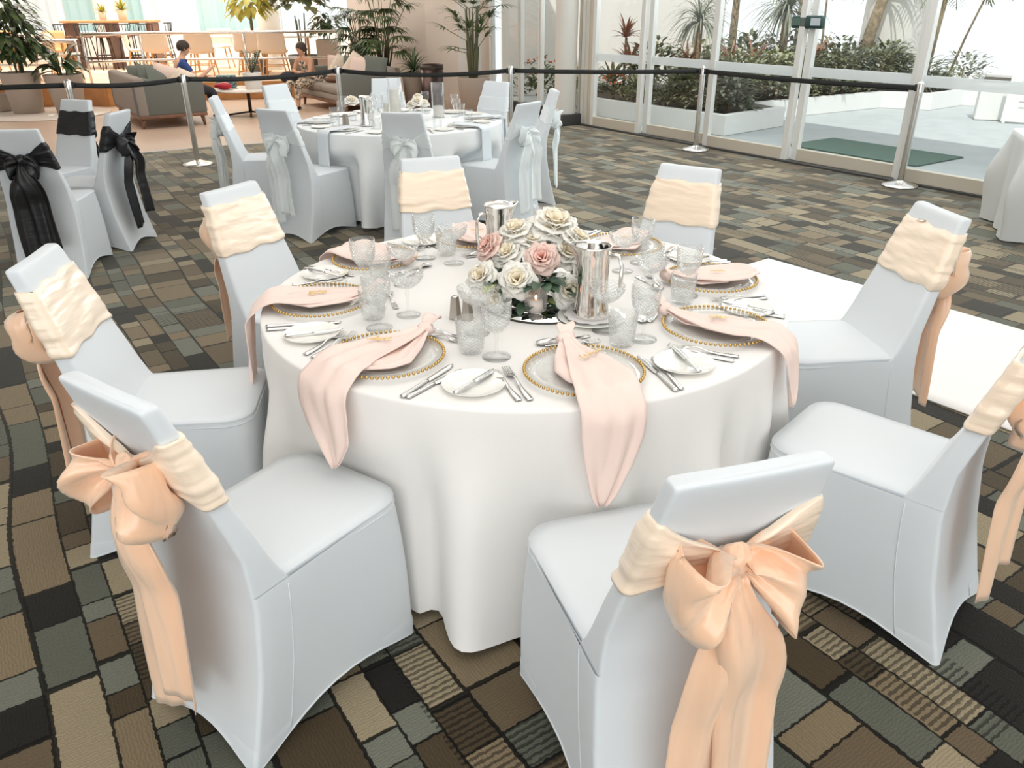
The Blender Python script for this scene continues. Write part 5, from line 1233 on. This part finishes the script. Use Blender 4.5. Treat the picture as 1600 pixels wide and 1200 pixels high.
# coffee table
t = thing('coffee_table', 'round marble topped coffee table with dark crossed base between the sofas', 'table', (-4.46, 13.95, 0))
mb = MB(); mb.lathe([(0, .395), (.58, .395), (.60, .405), (.60, .42), (0, .42)], 48); mb.out('tabletop', 'marble', t)
mb = MB(); mb.tube([(0, 0, .395), (0, 0, .03)], .03, 10); mb.out('pedestal', 'bronze', t)
for a in (.3, .3 + PI / 2, .3 + PI, .3 - PI / 2): mb = MB(); mb.tube([(0, 0, .05), (.36 * cos(a), .36 * sin(a), .012)], .016, 6); mb.out('foot', 'bronze', t)
mb = MB(); mb.grid(20, 10, lambda u, v: (.15 * sin(PI * v) * cos(2 * PI * u), .09 * sin(PI * v) * sin(2 * PI * u) * (1 + .1 * sin(7 * u)), .055 - .055 * cos(PI * v) * (1 + .15 * sin(9 * u))), cu=True); o = mb.out('handbag', 'red'); o.location = (-4.80, 13.75, .425); tag(o, 'crumpled red handbag on the coffee table', 'bag')
mb = MB(); mb.box((0, 0, .10), (.32, .12, .20), 0, .02); o = mb.out('handbag', 'motif'); o.location = (-4.84, 14.08, .425); o.rotation_euler = (0, 0, .2); tag(o, 'dark bag printed with pale circles behind the red handbag', 'bag')
def potted(name, lab, loc, pot, leaves, pm='pot', extra=(), group=None, cat='plant'):
    t = thing(name, lab, cat, loc, 0, group); r0_, r1_, h = pot
    mb = MB(); mb.lathe([(0, 0), (r0_, 0), (r1_, h * .98), (r1_, h), (r1_ - .02, h), (r1_ - .03, h - .05), (0, h - .05)], 32); p = mb.out('pot', pm, t)
    mb = MB(); mb.lathe([(r1_ - .035, h - .04), (.01, h - .03)], 16); mb.out('soil', 'soil', p)
    for nm, q, m in leaves: q.out(nm, m, t)
    return t
def stems(n, r, h0, h1, rad, seed):
    q = MB(); rr_ = random.Random(seed)
    for k in range(n):
        a = rr_.uniform(0, 2 * PI); q.tube([(r * .5 * cos(a), r * .5 * sin(a), h0), (r * cos(a), r * sin(a), h1 * rr_.uniform(.8, 1.05))], [rad, rad * .7], 6)
    return q
# zz plant in a white pot on the coffee table
mb = MB(); r = random.Random(4); q = MB()
for k in range(9):
    a = r.uniform(0, 2 * PI); b = Vector((0, 0, .22)); d = Vector((cos(a) * .5, sin(a) * .5, 1)).normalized()
    q.tube([b, b + d * .42], [.008, .004], 5)
    for i in range(9):
        for s in (-1, 1): mb.blade(b + d * (.10 + .036 * i), Vector((-sin(a) * s, cos(a) * s, .5)), .075, .03, .3, 3)
potted('potted_plant', 'glossy green plant in a white pot on the coffee table', (-4.32, 13.86, .42), (.13, .155, .26), [('foliage', mb, 'leaf1'), ('stem', q, 'stem')], 'potw')
# tall plants at the left
mb = MB(); mb.lathe([(0, .0), (1.0, .0), (1.0, .012), (0, .012)], 64, (0, 0, 0)); o = mb.out('floor_disc', 'marble'); o.location = (-8.05, 14.15, 0); tag(o, 'round pale base plate on the floor under the two big planters', 'base plate')
mb = MB(); leafcloud(mb, (.05, 0, 1.30), .48, 330, .26, .085, 3, 1.6, -.5); leafcloud(mb, (-.05, 0, 1.0), .45, 120, .2, .09, 8, .7, -.2); q = stems(5, .12, .5, 1.7, .02, 4)
potted('potted_plant', 'very tall dark leafed plant in the left big taupe planter', (-8.45, 14.28, .012), (.24, .31, .66), [('foliage', mb, 'leaf1'), ('stem', q, 'stem')])
mb = MB(); r = random.Random(9)
for k in range(26): a = r.uniform(0, 2 * PI); e = r.uniform(.1, 1.3); mb.blade((.1 * cos(a), .1 * sin(a), .62 + .35 * r.random()), (cos(a) * cos(e), sin(a) * cos(e), sin(e)), .42, .15, 1.3, 6, .3, shape=lambda t: sin(PI * (t * .92 + .05)))
q = stems(4, .1, .5, .95, .015, 5)
potted('potted_plant', 'broad leafed plant in the round taupe planter beside the left sofa', (-7.72, 14.30, .012), (.22, .31, .62), [('foliage', mb, 'leaf1'), ('stem', q, 'stem')])
mb = MB(); leafcloud(mb, (0, 0, .50), .30, 110, .14, .04, 12); potted('potted_plant', 'bushy plant spilling at the far left beside the big planters', (-9.05, 14.5, 0), (.15, .2, .3), [('foliage', mb, 'leaf3')])
# plants behind the right sofa
def fanpalm(seed, n, h0, h1, spread, L, m, lab, loc, pot):
    mb = MB(); r = random.Random(seed); q = MB()
    for k in range(n):
        a = r.uniform(0, 2 * PI); hz = r.uniform(h0, h1); sp = spread * r.uniform(.25, 1); e = Vector((sp * cos(a), sp * sin(a), hz)); q.tube([(.06 * cos(a), .06 * sin(a), .5), e * .5 + Vector((0, 0, .42)), e], [.011, .008, .005], 5)
        fan(mb, e, (cos(a), sin(a), r.uniform(-.2, .5)), L * r.uniform(.8, 1.1), 12, .050, seed * 50 + k, 1.5)
    potted('potted_palm', lab, loc, pot, [('fronds', mb, m), ('stalk', q, 'stem')], group='indoor palms')
fanpalm(12, 38, .85, 1.95, .45, .42, 'leaf2', 'tall fan palm behind the right sofa against the beige wall', (-2.38, 15.75, 0), (.22, .28, .6))
fanpalm(13, 30, .75, 1.75, .42, .40, 'leaf1', 'second fan palm left of the tallest one behind the right sofa', (-2.95, 16.35, 0), (.2, .26, .55))
mb = MB(); rosette(mb, (0, 0, .62), 70, .46, .045, (.0, 1.4), 1.6, 14, 6); potted('potted_plant', 'spiky dark green plant between the right sofa and the brown bin', (-1.72, 14.80, 0), (.17, .22, .60), [('leaves', mb, 'leaf1')])
mb = MB(); r = random.Random(15); q = MB()
for k in range(26):
    a = 2 * PI * k / 26; hh = r.uniform(.95, 1.65); q.tube([(.06 * cos(a), .06 * sin(a), .5), (.10 * cos(a), .10 * sin(a), hh)], .012, 5); e = r.uniform(.1, .9); L = r.uniform(.18, .42); c_ = Vector((.10 * cos(a), .10 * sin(a), hh)); d = Vector((cos(a) * cos(e), sin(a) * cos(e), sin(e))); q.tube([c_, c_ + d * L], .005, 4); fan(mb, c_ + d * L, d, .36, 9, .036, k + 60, .9)
potted('potted_palm', 'slender bamboo like palm in a tall taupe planter by the glazing', (-.62, 13.78, 0), (.20, .27, .60), [('fronds', mb, 'leaf2'), ('stalk', q, 'stem')], group='indoor palms')
t = thing('litter_bin', 'tall dark brown metal bin against the beige wall', 'bin', (-1.37, 14.40, 0)); mb = MB(); mb.lathe([(.17, 0), (.19, .05), (.20, .68), (.195, .68)], 32); mb.out('body', 'binmetal', t); mb = MB(); mb.lathe([(.20, .68), (.205, .70), (.20, .76), (.15, .76), (.14, .72), (0, .72)], 32); mb.out('lid', 'bronze', t)
# planter and big leafed plants on the platform at the right end
t = thing('box_planter', 'tall beige box planter with a dark plant on the café platform', 'plant', (-3.95, 18.2, .33)); mb = MB(); mb.box((0, 0, .35), (.44, .44, .70), .1, .01, 1.0); mb.out('pot', 'pot', t, False); mb = MB(); leafcloud(mb, (0, 0, .98), .36, 120, .2, .09, 20, .8, -.3); mb.out('foliage', 'leaf1', t); q = stems(3, .08, .6, .9, .015, 6); q.out('stem', 'stem', t)
mb = MB(); leafcloud(mb, (0, 0, 1.55), .60, 170, .26, .17, 21, .75, -.2); q = stems(4, .10, .3, 1.3, .018, 7)
potted('potted_plant', 'big round leafed plant in a grey planter behind the woman', (-4.55, 18.45, .33), (.30, .34, .38), [('foliage', mb, 'leaf3'), ('stem', q, 'stem')], 'potg')
mb = MB(); leafcloud(mb, (0, 0, 1.45), .42, 120, .28, .14, 22, 1.1, -.8); q = stems(2, .05, .3, 1.5, .03, 8)
potted('potted_plant', 'yellow and green hanging leafed plant in front of the café column', (-5.62, 18.4, .33), (.2, .22, .3), [('foliage', mb, 'leafyel'), ('stem', q, 'stem')], 'potg')
# café chairs
def shell_chair(m):
    t = thing('cafe_chair', '', 'chair'); mb = MB()
    def sh(u, v):
        s = u * 2 - 1; a = v
        y = interp([(0, .24), (.45, -.16), (.55, -.22), (1, -.29)], a); z = interp([(0, .43), (.45, .41), (.55, .47), (1, .80)], a); w = interp([(0, .23), (.5, .27), (1, .25)], a)
        return (s * w, y + .07 * s * s * sstep(.4, .8, a), z + .03 * s * s * (1 - sstep(.5, .9, a)))
    mb.grid(11, 15, sh); solid(mb.out('seat_shell', m, t), .018)
    for sx in (-1, 1):
        for sy in (-1, 1): q = MB(); q.tube([(sx * .17, sy * .16 - .02, .41), (sx * .23, sy * .23 - .02, 0)], [.018, .012], 6); q.out('leg', 'oak', t)
    q = MB(); q.tube([(-.20, .19, .2), (.20, .19, .2)], .008, 5); q.tube([(-.20, -.22, .2), (.20, -.22, .2)], .008, 5); q.out('stretcher', 'oak', t)
    return t
shc = shell_chair('shell'); sho = shell_chair('shello')
for x, y, rz, lab in ((-9.05, 17.0, -1.3, 'beige shell chair turned to the right behind the tall plant'), (-7.66, 18.3, .1, 'beige shell chair beyond the second railing post'), (-6.62, 18.0, .15, 'beige shell chair right behind the man'), (-5.62, 18.2, .0, 'beige shell chair behind the glossy plant'), (-4.98, 17.7, .1, 'beige shell chair left of the woman'),
                      (-6.05, 19.8, 3.0, 'beige shell chair across the table behind the man'), (-7.0, 20.2, 3.2, 'beige shell chair on the far side of the left café table'), (-8.35, 18.9, -1.2, 'beige shell chair at the near end of the bar table')):
    place(shc, used, (x, y, .33), rz, lab, 'beige café chairs', 1.08)
for x, y, rz, lab in ((-11.3, 18.6, 2.6, 'orange shell chair behind the tall plant on the left'), (-10.1, 18.4, 2.9, 'orange shell chair left of the bar table'), (-12.6, 18.6, 2.4, 'orange shell chair at the far left edge')):
    place(sho, used, (x, y, .33), rz, lab, 'orange café chairs', 1.1)
def cafe_table():
    t = thing('cafe_table', '', 'table'); mb = MB(); mb.box((0, 0, .735), (1.3, .75, .03), 0, .01); mb.out('tabletop', 'potw', t)
    for sx in (-.5, .5): mb = MB(); mb.tube([(sx, 0, .72), (sx, 0, .02)], .03, 8); mb.out('leg', 'oak', t); mb = MB(); mb.box((sx, 0, .015), (.08, .5, .03)); mb.out('foot', 'oak', t)
    return t
ct = cafe_table()
for x, y, lab in ((-6.6, 19.0, 'pale café table behind the seated man'), (-5.0, 18.75, 'pale café table behind the glossy potted plant'), (-9.7, 17.3, 'pale café table behind the tall plant')): place(ct, used, (x, y, .33), 0, lab, 'café tables')
# high bar table with dark stools
t = thing('bar_table', 'long high walnut bar table carrying two potted plants', 'table', (-9.55, 20.4, .33), .05)
mb = MB(); mb.box((0, 0, 1.03), (2.05, .8, .05), 0, .008); mb.out('tabletop', 'oak', t, False)
for sx in (-.95, 0, .95): mb = MB(); mb.box((sx, 0, .5), (.09, .62, 1.0), 0, .005); mb.out('leg', 'walnut', t, False)
mb = MB(); mb.box((0, 0, .22), (1.9, .05, .06)); mb.out('footrail', 'walnut', t, False)
def stool():
    t = thing('bar_stool', '', 'stool'); mb = MB(); mb.lathe([(0, .70), (.17, .70), (.18, .72), (.17, .74), (0, .735)], 20); mb.out('seat', 'walnut', t)
    for k in range(4): a = PI / 4 + k * PI / 2; mb = MB(); mb.tube([(.11 * cos(a), .11 * sin(a), .70), (.2 * cos(a), .2 * sin(a), 0)], .013, 6); mb.out('leg', 'bronze', t)
    mb = MB(); mb.tube([(.17 * cos(a), .17 * sin(a), .25) for a in [2 * PI * k / 12 for k in range(13)]], .008, 5); mb.out('footring', 'bronze', t)
    for k in range(7): a = PI * (.15 + .7 * k / 6) ; mb = MB(); mb.tube([(.16 * cos(a), -.16 * sin(a), .73), (.19 * cos(a), -.19 * sin(a), .98)], .007, 5); mb.out('spindle', 'bronze', t)
    mb = MB(); mb.tube([(.19 * cos(a), -.19 * sin(a), .98) for a in [PI * (.1 + .8 * k / 8) for k in range(9)]], .012, 6); mb.out('top_rail', 'bronze', t); return t
stl = stool()
for i, (x, y, lab) in enumerate(((-10.4, 19.75, 'first dark bar stool from the left along the near side of the bar table'), (-9.95, 19.8, 'second dark bar stool from the left along the near side of the bar table'), (-9.5, 19.8, 'middle dark bar stool along the near side of the bar table'), (-9.05, 19.8, 'fourth dark bar stool from the left along the near side of the bar table'), (-8.55, 19.85, 'rightmost dark bar stool at the near side of the bar table'),
                               (-10.2, 21.1, 'left dark bar stool on the far side of the bar table'), (-9.4, 21.1, 'middle dark bar stool on the far side of the bar table'), (-8.6, 21.1, 'right dark bar stool on the far side of the bar table'))):
    place(stl, used, (x, y, .33), i * .3 - .4, lab, 'dark bar stools')
for x, lab, m, s in ((-9.72, 'yellow green plant in a small white pot on the bar table, left one', 'leafyel', .8), (-9.25, 'golden plant in a larger white pot on the bar table, right one', 'leafyel', 1.0)):
    mb = MB(); rosette(mb, (0, 0, .2 * s), 60, .30 * s, .05, (.1, 1.4), .8, int(x * -10), 4); potted('potted_plant', lab, (x, 20.4, 1.385), (.09 * s, .115 * s, .22 * s), [('foliage', mb, m)], 'potw')

# ---- people
def skin(name, pts, edges, radii, m, parent, lvl=2):
    me = bpy.data.meshes.new(name); me.from_pydata(pts, edges, []); o = bpy.data.objects.new(name, me); C.objects.link(o); o.parent = parent
    me.materials.append(M_[m]); md = o.modifiers.new('skin', 'SKIN'); md.use_smooth_shade = True
    for i, v in enumerate(me.skin_vertices[0].data): v.radius = radii[i] if isinstance(radii[i], tuple) else (radii[i], radii[i]); v.use_root = i == 0
    s = o.modifiers.new('sub', 'SUBSURF'); s.levels = lvl; s.render_levels = lvl; return o
def figure(name, lab, loc, rz, J, sk, hair, top, low, hairlen, sleeves, shoe='shoe'):
    """J: joints of a seated figure; local +y is where it faces"""
    t = thing(name, lab, 'person', loc, rz)
    P, E, R = [], [], []; idx = {}
    def add(k, p, r, frm=None):
        idx[k] = len(P); P.append(tuple(p)); R.append(r)
        if frm: E.append((idx[frm], idx[k]))
    V = {k: Vector(v) for k, v in J.items()}
    add('pel', V['pel'], .125); add('waist', V['waist'], (.125, .095), 'pel'); add('chest', V['chest'], (.15, .10), 'waist'); add('nk0', V['neck'] - Vector((0, 0, .03)), .055, 'chest'); add('neck', V['neck'] + Vector((0, .005, .03)), .046, 'nk0')
    h = V['head']; add('jaw', h + Vector((0, .015, -.055)), (.060, .066), 'neck'); add('face', h + Vector((0, .008, .01)), (.073, .086), 'jaw'); add('cran', h + Vector((0, -.005, .065)), (.070, .082), 'face'); add('crown', h + Vector((0, -.01, .105)), (.035, .04), 'cran')
    for s, c in ((-1, 'l'), (1, 'r')):
        add('sh' + c, V['sh' + c], .058, 'chest'); add('el' + c, V['el' + c], .040, 'sh' + c); add('wr' + c, V['wr' + c], .026, 'el' + c); hd = (V['hd' + c] - V['wr' + c]); add('hd' + c, V['wr' + c] + hd * .6, (.036, .018), 'wr' + c)
        d = hd.normalized(); sd = d.cross(Vector((0, 0, 1))).normalized()
        for q, L in ((-1.5, .062), (-.5, .075), (.5, .070), (1.5, .052)):
            add('f%s%s' % (c, q), V['hd' + c] + sd * .012 * q + Vector((0, 0, .004)), .0085, 'hd' + c); add('g%s%s' % (c, q), V['hd' + c] + sd * .015 * q + d * L * .6 + Vector((0, 0, -.012)), .007, 'f%s%s' % (c, q))
        add('t' + c, V['wr' + c] + hd * .5 + sd * -s * .040 + Vector((0, 0, .01)), .009, 'hd' + c); add('u' + c, V['wr' + c] + hd * .9 + sd * -s * .050 + Vector((0, 0, .012)), .008, 't' + c)
        add('hp' + c, V['pel'] + Vector((s * .09, .03, -.02)), .095, 'pel'); add('kn' + c, V['kn' + c], .058, 'hp' + c); add('an' + c, V['an' + c], .036, 'kn' + c); add('ft' + c, V['an' + c] + Vector((0, .14, -.045)), (.038, .022), 'an' + c)
    body = skin('body', P, E, R, sk, t)
    # face: nose, brows, eyes, mouth, ears
    mb = MB(); mb.grid(6, 5, lambda u, v: h + Vector(((v - .5) * .030 * (.4 + .6 * u), .088 + .026 * u * (1 - abs(v - .5) * 1.6), .040 - .052 * u)))
    for s in (-1, 1): mb.ball(h + Vector((s * .076, -.005, .008)), .022, 8, 6, (.35, .7, 1.15))
    mb.out('nose_and_ears', sk, body)
    mb = MB()
    for s in (-1, 1): mb.ball(h + Vector((s * .030, .083, .030)), .010, 8, 6, (1.2, .5, .6)); mb.box(h + Vector((s * .030, .086, .050)), (.030, .008, .005))
    mb.out('eyes', hair, body)
    mb = MB(); mb.ball(h + Vector((0, .084, -.032)), .018, 8, 5, (1.1, .35, .3)); mb.out('mouth', 'rosepinkc', body)
    mb = MB()
    def hf(u, v):
        a = 2 * PI * u; front = max(0, sin(a)); b = PI * v * (.50 + .20 * (1 - front) + (.06 if hairlen else 0) * (1 - front)); r = 1 + .03 * sin(a * 9)
        return h + Vector((.084 * sin(b) * cos(a) * r, -.008 + .098 * sin(b) * sin(a) * r, .030 + .098 * cos(b)))
    mb.grid(28, 10, hf, cu=True, flip=True)
    if hairlen: mb.ball(h + Vector((0, -.10, .0)), .034, 10, 8); mb.tube([h + Vector((.01, -.10, 0)), h + Vector((.03, -.12, -.08)), h + Vector((.035, -.10, -.15))], [.028, .022, .008], 8)
    solid(mb.out('hair', hair, t), .006)
    # clothes follow the body: same joints, a little wider
    def sub(keys, grow, nm, m):
        k0 = list(keys); pp = []; rr_ = []; ee = []; mp = {}
        for i, (a, p, r, frm) in enumerate(k0):
            mp[a] = i; pp.append(tuple(p)); rr_.append(tuple(x + grow for x in (r if isinstance(r, tuple) else (r, r))));
            if frm: ee.append((mp[frm], i))
        return skin(nm, pp, ee, rr_, m, t)
    L_ = [('pel', V['pel'] + Vector((0, 0, .05)), .12, None), ('waist', V['waist'], (.125, .095), 'pel'), ('chest', V['chest'], (.15, .10), 'waist'), ('nk', V['chest'].lerp(V['neck'], .55), .07, 'chest')]
    if sleeves:
        for c in 'lr': L_ += [('sh' + c, V['sh' + c], .058, 'chest'), ('m' + c, V['sh' + c].lerp(V['el' + c], sleeves), .050, 'sh' + c)]
    sub(L_, .010, 'top', top)
    L_ = [('pel', V['pel'], .125, None)]
    for s, c in ((-1, 'l'), (1, 'r')): L_ += [('hp' + c, V['pel'] + Vector((s * .09, .03, -.02)), .095, 'pel'), ('kn' + c, V['kn' + c], .060, 'hp' + c), ('an' + c, V['kn' + c].lerp(V['an' + c], .8), .048, 'kn' + c)]
    sub(L_, .012, 'trousers', low)
    for c in 'lr':
        mb = MB(); a = V['an' + c]; mb.ball(a + Vector((0, .06, -.05)), .05, 12, 8, (.85, 2.4, .75)); mb.out('shoe', shoe, t)
    return t
# the man: profile to the right, forearms raised in front of him
MJ = dict(pel=(0, 0, .50), waist=(0, .03, .66), chest=(0, .075, .85), neck=(0, .11, .985), head=(0, .155, 1.10), shl=(-.19, .07, .90), shr=(.19, .07, .90), ell=(-.24, .17, .64), elr=(.24, .24, .65), wrl=(-.14, .40, .66), wrr=(.16, .45, .78), hdl=(-.09, .48, .68), hdr=(.12, .53, .83),
          knl=(-.16, .46, .48), knr=(.16, .46, .48), anl=(-.16, .52, .10), anr=(.16, .50, .10))
p = Vector((-5.33, 13.30, -.03)); figure('person', 'man in a blue t-shirt sitting in profile on the left sofa, one hand raised', tuple(p), AL - PI / 2 - .05, MJ, 'skin2', 'hair', 'blue', 'trouser', False, .62)
WJ = dict(pel=(0, 0, .50), waist=(0, .07, .63), chest=(0, .14, .79), neck=(0, .17, .90), head=(0.0, .19, 1.005), shl=(-.17, .14, .83), shr=(.17, .14, .83), ell=(-.22, .24, .60), elr=(.22, .24, .60), wrl=(.0, .38, .64), wrr=(-.02, .36, .60), hdl=(.08, .36, .67), hdr=(-.10, .36, .62),
          knl=(-.12, .46, .46), knr=(.12, .46, .46), anl=(-.14, .50, .10), anr=(.10, .54, .10))
p = loc_s(S2, -.86, 1.62); figure('person', 'woman with tied back hair and patterned clothes, arms crossed on the right sofa', (p.x - .05, p.y - .05, -.03), AL + PI / 2 + .35, WJ, 'skin', 'hair2', 'pattern', 'pattern', True, 0)
mb = MB(); mb.ball((0, 0, .10), .17, 14, 8, (1, .55, .6)); o = mb.out('shoulder_bag', 'trouser'); o.location = (p.x - .42, p.y - .28, .42); tag(o, 'dark bag on the lap of the woman', 'bag')
mb = MB(); mb.ball((0, 0, .06), .12, 14, 8, (1.3, .7, .5)); o = mb.out('purse', 'walnut'); o.location = tuple(loc_s(S2, -.72, 1.15) + Vector((0, 0, .425))); tag(o, 'small brown purse on the sofa beside the woman', 'bag')
# ---- denser planting at the back of the garden bed
for i, (x, y, R_, m_, lab) in enumerate(((2.6, 15.0, .5, 'leaf3', 'rear shrub at the left end of the garden bed behind the bromeliads'), (3.5, 15.1, .48, 'leafvar', 'rear shrub below the ponytail palm'), (4.4, 15.5, .55, 'leaf3', 'rear shrub left of the large drooping palm'), (5.35, 16.3, .55, 'leaf4', 'rear shrub right of the large drooping palm'),
                                      (6.2, 15.9, .50, 'leaf3', 'rear shrub left of the yellow trunked palm'), (7.2, 16.0, .45, 'leaf3', 'rear shrub right of the yellow trunked palm'))):
    g_bush(x, y, ZB, R_, m_, lab, 70 + i, 360, .15, .06)
k = 0; ORD = 'first second third fourth fifth sixth seventh eighth ninth tenth eleventh twelfth thirteenth fourteenth fifteenth sixteenth seventeenth'.split()
for (ax, ay, bx_, by_, n) in ((1.85, 13.55, 3.05, 11.85, 6), (4.15, 13.35, 6.55, 14.85, 8), (7.2, 14.55, 8.1, 15.2, 3)):
    for i in range(n):
        t_ = (i + .5) / n; x, y = lerp(ax, bx_, t_), lerp(ay, by_, t_); k += 1
        g_bush(x + .05 * (k % 2), y, ZB - .02, .17 + .03 * (k % 3), ('leaf3', 'leafvar', 'leaf3', 'leaf4')[k % 4], 'low leafy edging plant inside the white garden kerb, %s from the left' % ORD[k - 1], 100 + k, 90, .11, .045)['group'] = 'edging plants along the kerb'
